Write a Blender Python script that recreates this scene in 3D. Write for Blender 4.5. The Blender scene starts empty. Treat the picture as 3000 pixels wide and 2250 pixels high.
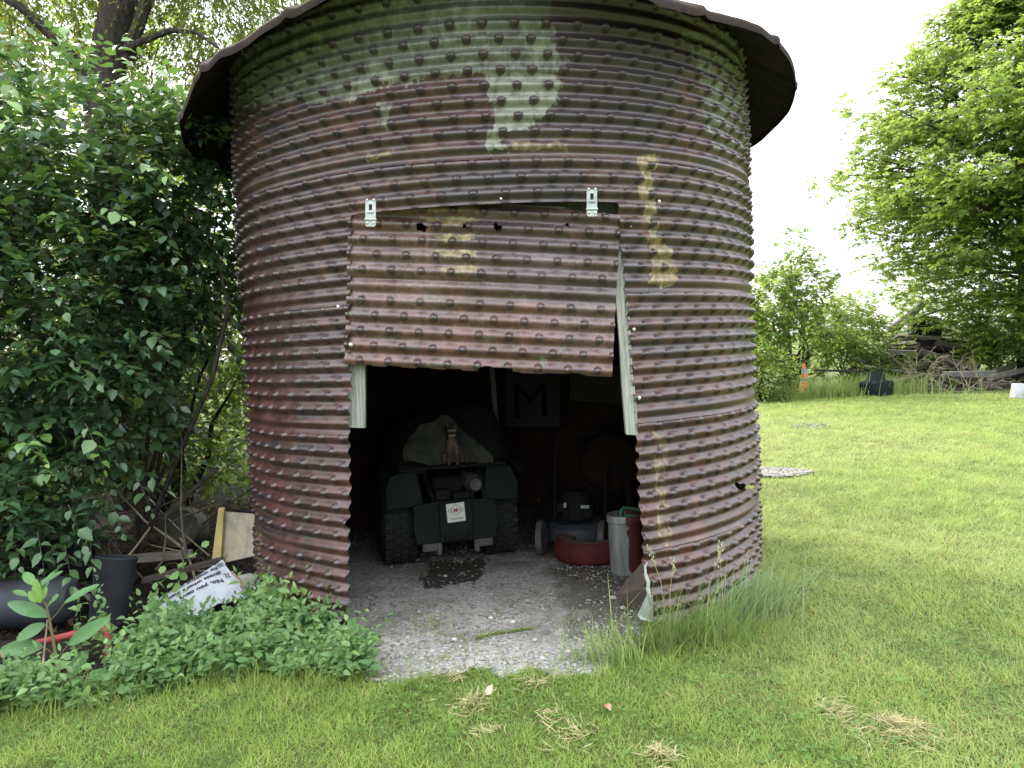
import bpy, math, random
import numpy as np
from mathutils import Vector, Matrix
SC = bpy.context.scene
COL = SC.collection
PI = math.pi
def R_(x): return x * (math.pi / 180)
rng = np.random.default_rng(7)
random.seed(7)

# ------------------------------------------------------------------ camera
CAMZ, FOC, PITCH, ROLL = 1.52, 2400.0, 0.0465, -0.0435
_cp, _sp, _cr, _sr = math.cos(PITCH), math.sin(PITCH), math.cos(ROLL), math.sin(ROLL)
CF = np.array([0, _cp, -_sp])
_U = np.array([0, _sp, _cp]); _X = np.array([1.0, 0, 0])
CX = _cr * _X + _sr * _U
CU = -_sr * _X + _cr * _U
CP = np.array([0, 0, CAMZ])
cam = bpy.data.cameras.new('camera'); co = bpy.data.objects.new('camera', cam); COL.objects.link(co)
cam.sensor_width = 36; cam.lens = FOC / 3000 * 36; cam.clip_start = 0.05; cam.clip_end = 2000
co.matrix_world = Matrix([[CX[0], CU[0], -CF[0], 0], [CX[1], CU[1], -CF[1], 0], [CX[2], CU[2], -CF[2], CAMZ], [0, 0, 0, 1]])
SC.camera = co

def ray(u, v):
    return (u - 1500) / FOC * CX - (v - 1125) / FOC * CU + CF
def gp(u, v, z=0.0):                     # where the sight line meets height z
    d = ray(u, v); return CP + d * ((z - CAMZ) / d[2])
def at(u, v, y):                         # where the sight line meets depth y
    d = ray(u, v); return CP + d * (y / d[1])
def proj(P):
    d = np.asarray(P, float) - CP
    w = d @ CF
    return 1500 + FOC * (d @ CX) / w, 1125 - FOC * (d @ CU) / w

# ------------------------------------------------------------------ noise
def _hash(ix, iy, s):
    n = (ix * 374761393 + iy * 668265263 + s * 1442695041) & 0x7fffffff
    n = ((n ^ (n >> 13)) * 1274126177) & 0x7fffffff
    return ((n ^ (n >> 16)) & 0xffff) / 65535.0
def vnoise(x, y, s=0):
    x = np.asarray(x, float); y = np.asarray(y, float)
    ix = np.floor(x).astype(np.int64); iy = np.floor(y).astype(np.int64)
    fx = x - ix; fy = y - iy; fx = fx * fx * (3 - 2 * fx); fy = fy * fy * (3 - 2 * fy)
    a = _hash(ix, iy, s); b = _hash(ix + 1, iy, s); c = _hash(ix, iy + 1, s); d = _hash(ix + 1, iy + 1, s)
    return (a * (1 - fx) + b * fx) * (1 - fy) + (c * (1 - fx) + d * fx) * fy
def fbm(x, y, s=0, o=4):
    t = 0; a = .5
    for k in range(o):
        t = t + a * vnoise(np.asarray(x) * 2 ** k, np.asarray(y) * 2 ** k, s + k); a *= .5
    return t / (1 - .5 ** o)
def sstep(a, b, x):
    t = np.clip((np.asarray(x, float) - a) / (b - a), 0, 1); return t * t * (3 - 2 * t)
def inpoly(u, v, poly):
    u = np.asarray(u, float); v = np.asarray(v, float); r = np.zeros(u.shape, bool)
    for (x0, y0), (x1, y1) in zip(poly, poly[1:] + poly[:1]):
        c = ((y0 > v) != (y1 > v)) & (u < (x1 - x0) * (v - y0) / ((y1 - y0) or 1e-9) + x0)
        r ^= c
    return r
def unit(v):
    v = np.asarray(v, float); return v / (np.linalg.norm(v, axis=-1, keepdims=True) + 1e-12)

# ------------------------------------------------------------------ objects
def tag(o, label=None, cat=None, group=None, kind=None):
    if label: o['label'] = label
    if cat: o['category'] = cat
    if group: o['group'] = group
    if kind: o['kind'] = kind
    return o
def thing(name, label, cat, loc=(0, 0, 0), rz=0.0, group=None):
    o = bpy.data.objects.new(name, None); COL.objects.link(o); o.empty_display_size = .1
    o.location = Vector([float(c) for c in loc]); o.rotation_euler = (0, 0, rz)
    return tag(o, label, cat, group)
def origin_of(parent):
    M = Matrix.Identity(4); p = parent
    while p is not None:
        M = Matrix.LocRotScale(p.location, p.rotation_euler, None) @ M; p = p.parent
    return M
def link(name, me, mat, parent=None, world=True, smooth=False):
    o = bpy.data.objects.new(name, me); COL.objects.link(o)
    if mat is not None: me.materials.append(mat)
    if smooth: me.polygons.foreach_set('use_smooth', np.ones(len(me.polygons), bool))
    if parent is not None:
        if world: me.transform(origin_of(parent).inverted())
        o.parent = parent
    me.update()
    return o
def npmesh(name, V, F, attr=None):
    V = np.ascontiguousarray(V, np.float32); F = np.ascontiguousarray(F, np.int32)
    me = bpy.data.meshes.new(name); k = F.shape[1]
    me.vertices.add(len(V)); me.vertices.foreach_set('co', V.ravel())
    me.loops.add(F.size); me.loops.foreach_set('vertex_index', F.ravel())
    me.polygons.add(len(F)); me.polygons.foreach_set('loop_start', np.arange(0, F.size, k, dtype=np.int32))
    me.polygons.foreach_set('loop_total', np.full(len(F), k, np.int32))
    if attr is not None:
        a = me.attributes.new('tint', 'FLOAT_COLOR', 'POINT')
        A = np.ones((len(V), 4), np.float32); A[:, :attr.shape[1]] = attr
        a.data.foreach_set('color', A.ravel())
    me.update(calc_edges=True)
    return me

class MB:
    def __init__(s): s.v = []; s.f = []
    def add(s, V, F):
        n = len(s.v); s.v += [tuple(map(float, p)) for p in V]; s.f += [tuple(int(i) + n for i in f) for f in F]; return s
    def box(s, c, size, M=None, taper=1.0, bev=0.0):
        hx, hy, hz = [q / 2 for q in size]
        P = []
        if bev > 0:
            b = bev
            for z, t in ((-hz, 1), (-hz + b, 0), (hz - b, 0), (hz, 1)):
                ex, ey = (hx - b * t), (hy - b * t)
                P += [(-ex + b * (1 - t), -ey, z), (ex - b * (1 - t), -ey, z), (ex, -ey + b * (1 - t), z), (ex, ey - b * (1 - t), z),
                      (ex - b * (1 - t), ey, z), (-ex + b * (1 - t), ey, z), (-ex, ey - b * (1 - t), z), (-ex, -ey + b * (1 - t), z)]
            F = [tuple(range(7, -1, -1)), tuple(range(24, 32))]
            for k in range(3):
                for i in range(8): F.append((k * 8 + i, k * 8 + (i + 1) % 8, k * 8 + 8 + (i + 1) % 8, k * 8 + 8 + i))
        else:
            for z, t in ((-hz, 1), (hz, taper)):
                P += [(-hx * t, -hy * t, z), (hx * t, -hy * t, z), (hx * t, hy * t, z), (-hx * t, hy * t, z)]
            F = [(3, 2, 1, 0), (4, 5, 6, 7), (0, 1, 5, 4), (1, 2, 6, 5), (2, 3, 7, 6), (3, 0, 4, 7)]
        P = np.array(P)
        if M is not None: P = P @ np.array(M).T
        return s.add(P + np.array(c), F)
    def tube(s, pts, rad, n=8, cap=True):
        pts = np.array(pts, float); m = len(pts)
        rad = np.full(m, rad) if np.isscalar(rad) else np.array(rad, float)
        T = np.gradient(pts, axis=0); T = unit(T)
        a = np.array([0, 0, 1.0]) if abs(T[0][2]) < .9 else np.array([1.0, 0, 0])
        V = []
        for i in range(m):
            x = unit(np.cross(T[i], a)); a = np.cross(x, T[i]); 
            for k in range(n):
                t = 2 * PI * k / n; V.append(pts[i] + rad[i] * (math.cos(t) * x + math.sin(t) * a))
        F = [(i * n + k, i * n + (k + 1) % n, i * n + n + (k + 1) % n, i * n + n + k) for i in range(m - 1) for k in range(n)]
        if cap: F += [tuple(range(n - 1, -1, -1)), tuple(range((m - 1) * n, m * n))]
        return s.add(V, F)
    def lathe(s, prof, c=(0, 0, 0), n=24, M=None, closed=False):
        V = []; m = len(prof)
        for r, z in prof:
            for k in range(n):
                t = 2 * PI * k / n; V.append((r * math.cos(t), r * math.sin(t), z))
        V = np.array(V)
        if M is not None: V = V @ np.array(M).T
        F = []
        for i in range(m - (0 if closed else 1)):
            j = (i + 1) % m
            for k in range(n): F.append((i * n + k, i * n + (k + 1) % n, j * n + (k + 1) % n, j * n + k))
        return s.add(V + np.array(c), F)
    def poly(s, pts, off):                 # a flat outline with a thickness vector
        n = len(pts); P = [np.array(p, float) for p in pts]; off = np.array(off, float)
        V = P + [p + off for p in P]
        F = [tuple(range(n - 1, -1, -1)), tuple(range(n, 2 * n))] + [(i, (i + 1) % n, n + (i + 1) % n, n + i) for i in range(n)]
        return s.add(V, F)
    def ball(s, c, r, n=10, sc=(1, 1, 1)):
        prof = [(max(1e-4, r * math.sin(PI * i / n)), -r * math.cos(PI * i / n)) for i in range(n + 1)]
        return s.lathe(prof, c, n * 2 if n < 8 else 14, np.diag(sc))
    def build(s, name, mat, parent=None, world=True, smooth=False, label=None):
        me = bpy.data.meshes.new(name); me.from_pydata(s.v, [], s.f)
        o = link(name, me, mat, parent, world, smooth)
        if smooth: me.set_sharp_from_angle(angle=R_(40))
        if label: o['label'] = label
        return o
def rotm(ax=0, ay=0, az=0):
    return np.array(Matrix.Rotation(az, 3, 'Z') @ Matrix.Rotation(ay, 3, 'Y') @ Matrix.Rotation(ax, 3, 'X'))
def frame(d, up=(0, 0, 1)):               # columns: side, along d, up
    d = unit(d); x = unit(np.cross(d, up)); z = np.cross(x, d)
    return np.stack([x, d, z], 1)

# ------------------------------------------------------------------ materials
MATS = {}
class NT:
    def __init__(s, name):
        s.m = bpy.data.materials.new(name); s.m.use_nodes = True; s.t = s.m.node_tree; s.t.nodes.clear()
        s.out = s.n('ShaderNodeOutputMaterial')
    def n(s, typ, **kw):
        q = s.t.nodes.new(typ)
        for k, v in kw.items():
            if k in q.inputs.keys() or isinstance(k, int): q.inputs[k].default_value = v
            else: setattr(q, k, v)
        return q
    def l(s, a, b): s.t.links.new(a, b)
    def noise(s, vec, scale, detail=4, rough=.55, sx=None):
        q = s.n('ShaderNodeTexNoise'); q.inputs['Scale'].default_value = scale
        q.inputs['Detail'].default_value = detail; q.inputs['Roughness'].default_value = rough
        if sx is not None:
            mp = s.n('ShaderNodeMapping'); mp.inputs['Scale'].default_value = sx; s.l(vec, mp.inputs['Vector']); vec = mp.outputs[0]
        s.l(vec, q.inputs['Vector']); return q.outputs['Fac']
    def ramp(s, fac, stops):
        q = s.n('ShaderNodeValToRGB'); e = q.color_ramp.elements
        while len(e) > 1: e.remove(e[-1])
        for i, (p, c) in enumerate(stops):
            el = e[0] if i == 0 else e.new(p); el.position = p
            el.color = (*c, 1) if not np.isscalar(c) else (c, c, c, 1)
        s.l(fac, q.inputs['Fac']); return q.outputs['Color']
    def mix(s, f, a, b, mode='MIX'):
        q = s.n('ShaderNodeMix', data_type='RGBA', blend_type=mode)
        for sock, val in ((q.inputs[0], f), (q.inputs[6], a), (q.inputs[7], b)):
            if hasattr(val, 'is_linked') or hasattr(val, 'links'): s.l(val, sock)
            elif np.isscalar(val): sock.default_value = val
            else: sock.default_value = (*val, 1)
        return q.outputs[2]
    def math(s, op, a, b=0.0, c=None):
        q = s.n('ShaderNodeMath', operation=op)
        for i, val in enumerate((a, b) if c is None else (a, b, c)):
            if hasattr(val, 'links'): s.l(val, q.inputs[i])
            else: q.inputs[i].default_value = val
        return q.outputs[0]
    def bump(s, h, strength=.3, dist=.01):
        q = s.n('ShaderNodeBump'); q.inputs['Strength'].default_value = strength; q.inputs['Distance'].default_value = dist
        s.l(h, q.inputs['Height']); return q.outputs['Normal']
    def bsdf(s, col, rough=.6, metal=0.0, normal=None, spec=.5):
        b = s.n('ShaderNodeBsdfPrincipled')
        for key, val in (('Base Color', col), ('Roughness', rough), ('Metallic', metal)):
            if hasattr(val, 'links'): s.l(val, b.inputs[key])
            elif np.isscalar(val): b.inputs[key].default_value = val
            else: b.inputs[key].default_value = (*val, 1)
        b.inputs['Specular IOR Level'].default_value = spec
        if normal is not None: s.l(normal, b.inputs['Normal'])
        s.l(b.outputs[0], s.out.inputs[0]); return b
    def obj(s): return s.n('ShaderNodeTexCoord').outputs['Object']
    def sep(s, c):
        q = s.n('ShaderNodeSeparateColor'); s.l(c, q.inputs[0]); return q.outputs
def plain(name, a, b=None, rough=.7, metal=0, scale=8, bump=.0, sx=None, spec=.5, lo=.35, hi=.65, dist=.01, c=None):
    """two (or three) tones mottled by noise"""
    if name in MATS: return MATS[name]
    t = NT(name); P = t.obj(); b = b or tuple(x * .6 for x in a)
    f = t.noise(P, scale, 6, .6, sx)
    st = [(lo, a), (hi, b)] if c is None else [(lo, a), ((lo + hi) / 2, b), (hi, c)]
    colr = t.ramp(f, st)
    nrm = t.bump(t.noise(P, scale * 3, 5, .6, sx), bump, dist) if bump else None
    t.bsdf(colr, rough, metal, nrm, spec); MATS[name] = t.m; return t.m
def leafmat(name, stops, young, trans=.35, rough=.45, spec=.4):
    t = NT(name); a = t.n('ShaderNodeAttribute', attribute_name='tint')
    s = t.sep(a.outputs['Color'])
    c = t.ramp(s[0], stops); c = t.mix(s[1], c, young)
    b = t.bsdf(c, rough, 0, None, spec)
    tr = t.n('ShaderNodeBsdfTranslucent'); 
    ct = t.mix(.65, c, tuple(min(1, y * 1.5) for y in young))
    t.l(ct, tr.inputs['Color'])
    mx = t.n('ShaderNodeMixShader'); mx.inputs[0].default_value = trans
    t.l(b.outputs[0], mx.inputs[1]); t.l(tr.outputs[0], mx.inputs[2]); t.l(mx.outputs[0], t.out.inputs[0])
    MATS[name] = t.m; return t.m
M_SHRUB = leafmat('mulberry leaf', [(0, (.024, .058, .030)), (.5, (.042, .096, .042)), (1, (.078, .155, .064))], (.17, .30, .055), .22, .36, .55)
M_WILLOW = leafmat('fine leaf', [(0, (.03, .06, .015)), (1, (.11, .16, .04))], (.26, .30, .04), .45, .55)
M_MAPLE = leafmat('maple leaf', [(0, (.05, .115, .03)), (.5, (.105, .195, .042)), (1, (.17, .27, .055))], (.28, .36, .06), .5, .5)
M_WEED = leafmat('weed leaf', [(0, (.055, .125, .045)), (.5, (.115, .215, .075)), (1, (.20, .32, .12))], (.22, .34, .09), .3, .45)
M_CLOVER = leafmat('clover leaf', [(0, (.06, .14, .03)), (1, (.15, .26, .06))], (.2, .3, .08), .3, .6, .2)
M_BIGLEAF = leafmat('broad weed leaf', [(0, (.055, .14, .05)), (1, (.11, .24, .09))], (.13, .25, .03), .25, .5)
M_GRASS = leafmat('lawn blade', [(0, (.085, .165, .026)), (.5, (.165, .27, .045)), (1, (.26, .36, .08))], (.44, .41, .19), .3, .6, .25)
M_TUFT = leafmat('long grass blade', [(0, (.13, .20, .03)), (1, (.27, .36, .07))], (.22, .31, .17), .3, .55, .3)
M_STRAW = leafmat('cut dry grass', [(0, (.36, .31, .15)), (1, (.52, .45, .25))], (.24, .28, .10), .2, .7, .2)
M_DARKTREE = leafmat('shade leaf', [(0, (.02, .05, .015)), (1, (.07, .13, .03))], (.22, .30, .04), .45, .5)
M_BARK = plain('bark', (.022, .018, .015), (.065, .054, .045), .9, 0, 9, .6, (3, 3, .6), .2)
M_TWIG = plain('twig', (.09, .075, .05), (.05, .04, .03), .85, 0, 20)
M_DRYTWIG = plain('bleached twig', (.33, .28, .20), (.2, .16, .11), .85, 0, 12)
M_WOOD = plain('weathered grey wood', (.33, .33, .28), (.20, .20, .17), .85, 0, 5, .6, (14, 14, .9), .2)
M_JAMB = plain('weathered jamb wood', (.40, .41, .35), (.20, .215, .185), .85, 0, 5, .6, (16, 16, .8), .2)
M_PLANK = plain('old plank wood', (.26, .235, .20), (.13, .115, .095), .9, 0, 4, .5, (1.2, 6, 6), .2)
M_DARKWOOD = plain('rotten dark wood', (.10, .085, .07), (.045, .04, .033), .9, 0, 5, .5, (1, 5, 5), .2)
M_RUBBER = plain('tyre rubber', (.016, .017, .017), (.028, .028, .028), .85, 0, 14, .2, None, .15)
M_BLACKPL = plain('black plastic', (.014, .016, .019), (.028, .031, .036), .8, 0, 5, .1, None, .12)
M_GREYPL = plain('scuffed dark plastic', (.022, .026, .033), (.052, .058, .068), .6, 0, 4, .15, None, .3)
M_STEEL = plain('galvanised steel', (.45, .50, .47), (.30, .34, .32), .4, .6, 20)
M_HASP = plain('pale zinc plate', (.44, .49, .46), (.28, .32, .29), .45, .2, 25)
M_SCREW = plain('bright screw', (.75, .75, .75), (.6, .6, .6), .3, .5, 30)
M_RED = plain('faded red paint', (.36, .055, .05), (.25, .04, .04), .5, 0, 9, .1)
M_ORANGE = plain('orange plastic', (.75, .23, .05), (.62, .17, .04), .5, 0, 12)
M_WHITEPL = plain('white plastic', (.36, .38, .40), (.25, .27, .28), .5, 0, 6)
M_GREENPL = plain('green plastic', (.03, .17, .09), (.02, .12, .07), .45, 0, 10)
M_PAPER = plain('white mailer', (.50, .54, .59), (.38, .41, .46), .55, 0, 9, .35, None, .3, .35, .65, .02)
M_INK = plain('black ink', (.02, .02, .03), (.035, .035, .045), .7, 0, 40)
M_CARDB = plain('brown card', (.36, .27, .17), (.25, .19, .12), .8, 0, 8)
M_STONE = plain('pale stone', (.46, .44, .40), (.30, .29, .26), .9, 0, 12, .4)
# ------------------------------------------------------------------ leaves
OVATE = (np.array([(0, 0, 0), (-.25, .26, .07), (0, .33, 0), (.25, .26, .07), (-.24, .6, .05), (0, .66, -.03), (.24, .6, .05), (0, 1, -.12)]),
         np.array([(0, 2, 1), (0, 3, 2), (1, 2, 5), (1, 5, 4), (2, 3, 6), (2, 6, 5), (4, 5, 7), (5, 6, 7)]))
RHOMB = (np.array([(0, 0, 0), (-.30, .45, .08), (0, 1, -.05), (.30, .45, .08)]), np.array([(0, 2, 1), (0, 3, 2)]))
LANCE = (np.array([(0, 0, 0), (-.10, .4, .02), (0, 1, -.05), (.10, .4, .02)]), np.array([(0, 2, 1), (0, 3, 2)]))
MAPLE = (np.array([(0, 0, 0), (-.48, .32, .07), (-.16, .48, .0), (0, 1, -.08), (.16, .48, 0), (.48, .32, .07)]),
         np.array([(0, 2, 1), (0, 4, 2), (0, 5, 4), (2, 4, 3)]))
ROUND = (np.array([(0, 0, 0), (-.38, .3, .05), (-.36, .68, .05), (0, .95, 0), (.36, .68, .05), (.38, .3, .05), (0, .5, -.03)]),
         np.array([(0, 6, 1), (1, 6, 2), (2, 6, 3), (3, 6, 4), (4, 6, 5), (5, 6, 0)]))
def leaves(tpl, pos, axis, nrm, size, tint, r, wid=1.0):
    n = len(pos); TV, TF = tpl
    y = unit(axis); x = unit(np.cross(y, nrm)); z = np.cross(x, y)
    w = wid * r.uniform(.8, 1.25, n)
    cup = r.uniform(.2, 2.2, n)
    V = (pos[:, None] + size[:, None, None] * (TV[None, :, 0:1] * w[:, None, None] * x[:, None] + TV[None, :, 1:2] * y[:, None] + TV[None, :, 2:3] * cup[:, None, None] * z[:, None]))
    F = TF[None] + (np.arange(n) * len(TV))[:, None, None]
    return V.reshape(-1, 3), F.reshape(-1, 3), np.repeat(tint, len(TV), 0)
def twigs(base, d, length, m, size, r, tpl=OVATE, droop=.35, young=None, up=(0, 0, 1), spread=.9, wid=1.0, stem=.0022, flat=.0):
    """leafy shoots: m leaves set alternately along each arching stem"""
    n = len(base); d = unit(d); young = np.zeros(n) if young is None else young
    side = unit(np.cross(d, np.array([0, 0, 1.0]) + .25 * r.normal(size=(n, 3)))); 
    tw = r.random(n)
    P = []; A = []; Nn = []; S = []; T = []
    pts = []
    for k in range(m + 1):
        f = k / m
        c = base + d * (length * f)[:, None] + np.array([0, 0, -1.0]) * (droop * length * f * f)[:, None]
        pts.append(c)
        if k == 0: continue
        sg = (1 if k % 2 else -1)
        s_ = side * sg if k < m else side * 0
        a = unit(d * (.55 if k < m else 1) + s_ * spread + np.array([0, 0, -1.0]) * (.12 + .3 * droop + .28 * r.random((n, 1))) + .25 * r.normal(size=(n, 3)))
        nv = np.array(up) * 1.0 + .36 * r.normal(size=(n, 3)) + s_ * .2
        P.append(c); A.append(a); Nn.append(nv)
        S.append(size * r.uniform(.7, 1.25, n) * (1.0 if k < m - 1 else .7))
        T.append(np.stack([np.clip(tw * .6 + .4 * r.random(n), 0, 1), np.clip(young * (.5 + .7 * f), 0, 1), 0 * tw], 1))
    L = leaves(tpl, np.concatenate(P), np.concatenate(A), np.concatenate(Nn), np.concatenate(S), np.concatenate(T), r, wid)
    # stems: three-sided, two lengths
    st = []
    ks = [0, m // 2, m]
    e1 = side; e2 = np.cross(d, side)
    for j, k in enumerate(ks):
        rad = stem * (1 - .35 * j)
        for q in range(3):
            t = 2 * PI * q / 3; st.append(pts[k] + rad * (math.cos(t) * e1 + math.sin(t) * e2))
    SV = np.stack(st, 1)
    f0 = np.array([[j * 3 + q, j * 3 + (q + 1) % 3, j * 3 + 3 + (q + 1) % 3, j * 3 + 3 + q] for j in range(2) for q in range(3)])
    SF = f0[None] + (np.arange(n) * 9)[:, None, None]
    return L, (SV.reshape(-1, 3), SF.reshape(-1, 4))
def merge(parts):
    V = []; F = []; T = []; n = 0
    for p in parts:
        V.append(p[0]); F.append(p[1] + n); n += len(p[0])
        if len(p) > 2: T.append(p[2])
    return (np.concatenate(V), np.concatenate(F)) + ((np.concatenate(T),) if T else ())
def in_ells(ells, n, r, shell=.55):
    vol = np.array([e[3] * e[4] * e[5] for e in ells]); ch = r.choice(len(ells), n, p=vol / vol.sum())
    E = np.array(ells)[ch]
    d = unit(r.normal(size=(n, 3))); rad = (shell + (1 - shell) * r.random(n)) ** .8
    rad = np.where(r.random(n) < .75, rad, r.random(n) ** .4)
    p = E[:, :3] + d * rad[:, None] * E[:, 3:6]
    return p, d, E, rad
def limbs(m, base, ends, r0, r, bend=.25, n=7, r1=.006):
    for e in ends:
        e = np.array(e, float); b = np.array(base, float); k = 7
        f = np.linspace(0, 1, k)[:, None]; off = r.normal(size=3) * bend * np.linalg.norm(e - b) * .4
        pts = b + (e - b) * f + off * np.sin(PI * f) + np.array([0, 0, .12]) * np.linalg.norm(e - b) * np.sin(PI * f)
        wob = r.normal(size=(k, 3)) * .02 * np.linalg.norm(e - b) * np.sin(PI * f); pts = pts + wob
        m.tube(pts, np.linspace(r0, r1, k), n, False)
def plant(name, label, cat, base, ells, n, m, size, mat, seed, tpl=OVATE, droop=.35, length=.3, young=.12, outward=.7, group=None, trunk_r=.04, nlimb=10,
          holes=None, extra=None, wid=1.0, stemmat=None, shell=.5, youngtop=None, spread=.9, stem=.0022, trunk_name='trunk', zmin=.05, keep=None, limb_ends=None):
    r = np.random.default_rng(seed)
    o = thing(name, label, cat, base, 0, group)
    p, d, E, rad = in_ells(ells, n, r, shell)
    ok = p[:, 2] > zmin
    if holes is not None: ok &= ~holes(p)
    if keep is not None: ok &= keep(p)
    p, d, E, rad = p[ok], d[ok], E[ok], rad[ok]
    k = len(p)
    dirs = unit(d * outward + np.stack([r.normal(size=k) * .4, r.normal(size=k) * .4, .35 + .3 * r.normal(size=k)], 1))
    yg = ((r.random(k) < young) & (rad > .6)).astype(float)
    if youngtop is not None: yg = np.maximum(yg, (r.random(k) < youngtop * sstep(.2, 1, d[:, 2])) * 1.0)
    yg *= .4 + .6 * r.random(k)
    L, S = twigs(p, dirs, length * r.uniform(.6, 1.3, k), m, size, r, tpl, droop, yg, (0, 0, 1), spread, wid, stem)
    Ls, Ss = [L], [S]
    if extra is not None:
        for (eb, ed, el, em, es, ey, edr) in extra:
            L2, S2 = twigs(np.array([eb]), np.array([ed], float), np.array([el]), em, es, r, tpl, edr, np.array([ey]), (0, -.35, 1), spread, wid, stem * 1.3)
            Ls.append(L2); Ss.append(S2)
    L = merge(Ls); S = merge(Ss)
    link('crown', npmesh('crown', L[0], L[1], L[2]), mat, o)
    link('twigs', npmesh('twigs', *S), stemmat or M_TWIG, o)
    if trunk_r > 0:
        mb = MB(); ends = limb_ends if limb_ends is not None else [p[i] for i in r.choice(k, min(k, nlimb), False)]
        limbs(mb, base, ends, trunk_r, r)
        mb.build(trunk_name, M_BARK, o, smooth=True)
    return o
# ------------------------------------------------------------------ the corrugated bin
SX, SY, SR = -0.07, 5.766, 1.70
PIT = 0.672 / 9
SEAMS = [0.0, 0.443, 1.115, 1.787, 2.459, 3.131, 3.38]   # seam heights, bottom up
NB = 68

def mat_rust(name, base, rg=(.27, .50), spec=.8):
    t = NT(name); P = t.obj()
    n1 = t.noise(P, 3.2, 7, .62, (1, 1, 1.6)); n2 = t.noise(P, 26, 6, .65, (1, 1, .5)); n3 = t.noise(P, 90, 3, .6)
    f = t.math('ADD', t.math('MULTIPLY', n1, .55), t.math('MULTIPLY', n2, .45))
    col = t.ramp(f, [(.30, base[0]), (.47, base[1]), (.62, base[2]), (.75, base[3])])
    grey = t.ramp(t.math('ADD', t.noise(P, 1.7, 5, .6, (1, 1, 2.2)), t.math('MULTIPLY', t.math('SUBTRACT', t.noise(P, 55, 5, .75), .5), .9)), [(.46, 0.0), (.68, .62)])
    run = t.noise(P, 7.5, 5, .65, (1, 1, .10))
    col = t.mix(t.ramp(run, [(.48, 0.0), (.66, .55)]), col, base[0])
    col = t.mix(t.ramp(t.noise(P, 11, 4, .6, (1, 1, .12)), [(.58, 0.0), (.74, .45)]), col, base[3])
    zz_ = t.n('ShaderNodeSeparateXYZ'); t.l(P, zz_.inputs[0])
    low = t.ramp(t.math('ADD', t.math('MULTIPLY', zz_.outputs[2], .4), t.math('MULTIPLY', t.math('SUBTRACT', n1, .5), .5)), [(.35, 1.0), (.85, 0.0)])
    col = t.mix(t.math('MULTIPLY', grey, t.math('SUBTRACT', 1.0, t.math('MULTIPLY', low, .75))), col, base[4])
    col = t.mix(t.math('MULTIPLY', low, .75), col, t.mix(1.0, col, (1.12, .84, .80), 'MULTIPLY'))
    col = t.mix(t.ramp(n3, [(.56, 0.0), (.72, .55)]), col, tuple(x * .45 for x in base[0]))
    a = t.n('ShaderNodeAttribute', attribute_name='tint'); s = t.sep(a.outputs['Color'])
    wob = t.math('SUBTRACT', t.noise(P, 30, 6, .7, (1, 1, .35)), .5)
    wob2 = t.math('MULTIPLY', wob, 2.0)
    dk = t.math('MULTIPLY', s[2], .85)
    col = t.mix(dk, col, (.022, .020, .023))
    gm = t.ramp(t.math('ADD', s[0], wob2), [(.30, 0.0), (.70, 1.0)])
    gcol = t.ramp(t.noise(P, 22, 7, .7, (1, 1, .25)), [(.30, (.045, .055, .040)), (.5, (.115, .130, .092)), (.72, (.25, .28, .205))])
    gcol = t.mix(t.ramp(t.noise(P, 4, 4, .6), [(.4, 0.0), (.7, .7)]), gcol, (.05, .058, .035))
    pale = t.mix(.75, gcol, (.29, .305, .235))
    gcol = t.mix(t.math('MULTIPLY', a.outputs['Alpha'], .8), gcol, pale)
    col = t.mix(gm, col, gcol)
    ym = t.ramp(t.math('ADD', s[1], wob2), [(.40, 0.0), (.95, .78)])
    ycol = t.ramp(t.noise(P, 34, 6, .7, (1, 1, .3)), [(.3, (.13, .09, .038)), (.5, (.28, .22, .095)), (.72, (.46, .40, .21))])
    col = t.mix(ym, col, ycol)
    rough = t.ramp(n2, [(.3, rg[0]), (.7, rg[1])])
    nb = t.bump(t.math('ADD', n2, t.math('MULTIPLY', n3, .5)), .28, .006)
    t.bsdf(col, rough, 0.0, nb, spec)
    return t.m
M_RUST = mat_rust('rusted sheet', [(.022, .012, .010), (.054, .025, .019), (.100, .046, .035), (.165, .085, .060), (.074, .057, .054)])
M_PANEL = mat_rust('rusted door sheet', [(.032, .016, .013), (.082, .039, .030), (.17, .085, .066), (.30, .165, .12), (.19, .155, .148)])
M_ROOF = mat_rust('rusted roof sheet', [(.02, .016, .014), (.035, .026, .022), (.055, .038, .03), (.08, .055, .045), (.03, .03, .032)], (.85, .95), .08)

PG = [[(640, -200), (660, 335), (723, 322), (860, 303), (1000, 298), (1136, 253), (1226, 226), (1431, 217), (1431, -200)],
      [(1431, -200), (1431, 441), (1475, 441), (1488, 393), (1556, 357), (1624, 312), (1642, 253), (1624, 212), (1669, 181), (1624, 136), (1618, -200)],
      [(1104, 300), (1145, 300), (1142, 371), (1115, 371)]]
PGW = [(1990, 80), (2060, 240), (2080, 440), (2240, 440), (2230, 100)]
PPALE = [[(1431, 205), (1431, 441), (1480, 441), (1490, 393), (1560, 357), (1630, 312), (1640, 215)], [(1000, 240), (1431, 205), (1431, 232), (1226, 240), (1000, 310)]]
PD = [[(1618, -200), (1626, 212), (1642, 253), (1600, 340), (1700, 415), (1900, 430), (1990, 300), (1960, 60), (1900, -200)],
      [(640, -200), (640, 160), (1000, 70), (1431, 10), (2050, 60), (2240, 190), (2240, -200)],  # eave shade painted as a dark band along the wall top
      [(1260, 500), (1450, 480), (1700, 500), (1720, 580), (1300, 600)], [(1815, 690), (1880, 680), (1890, 830), (1830, 835)]]
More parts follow.
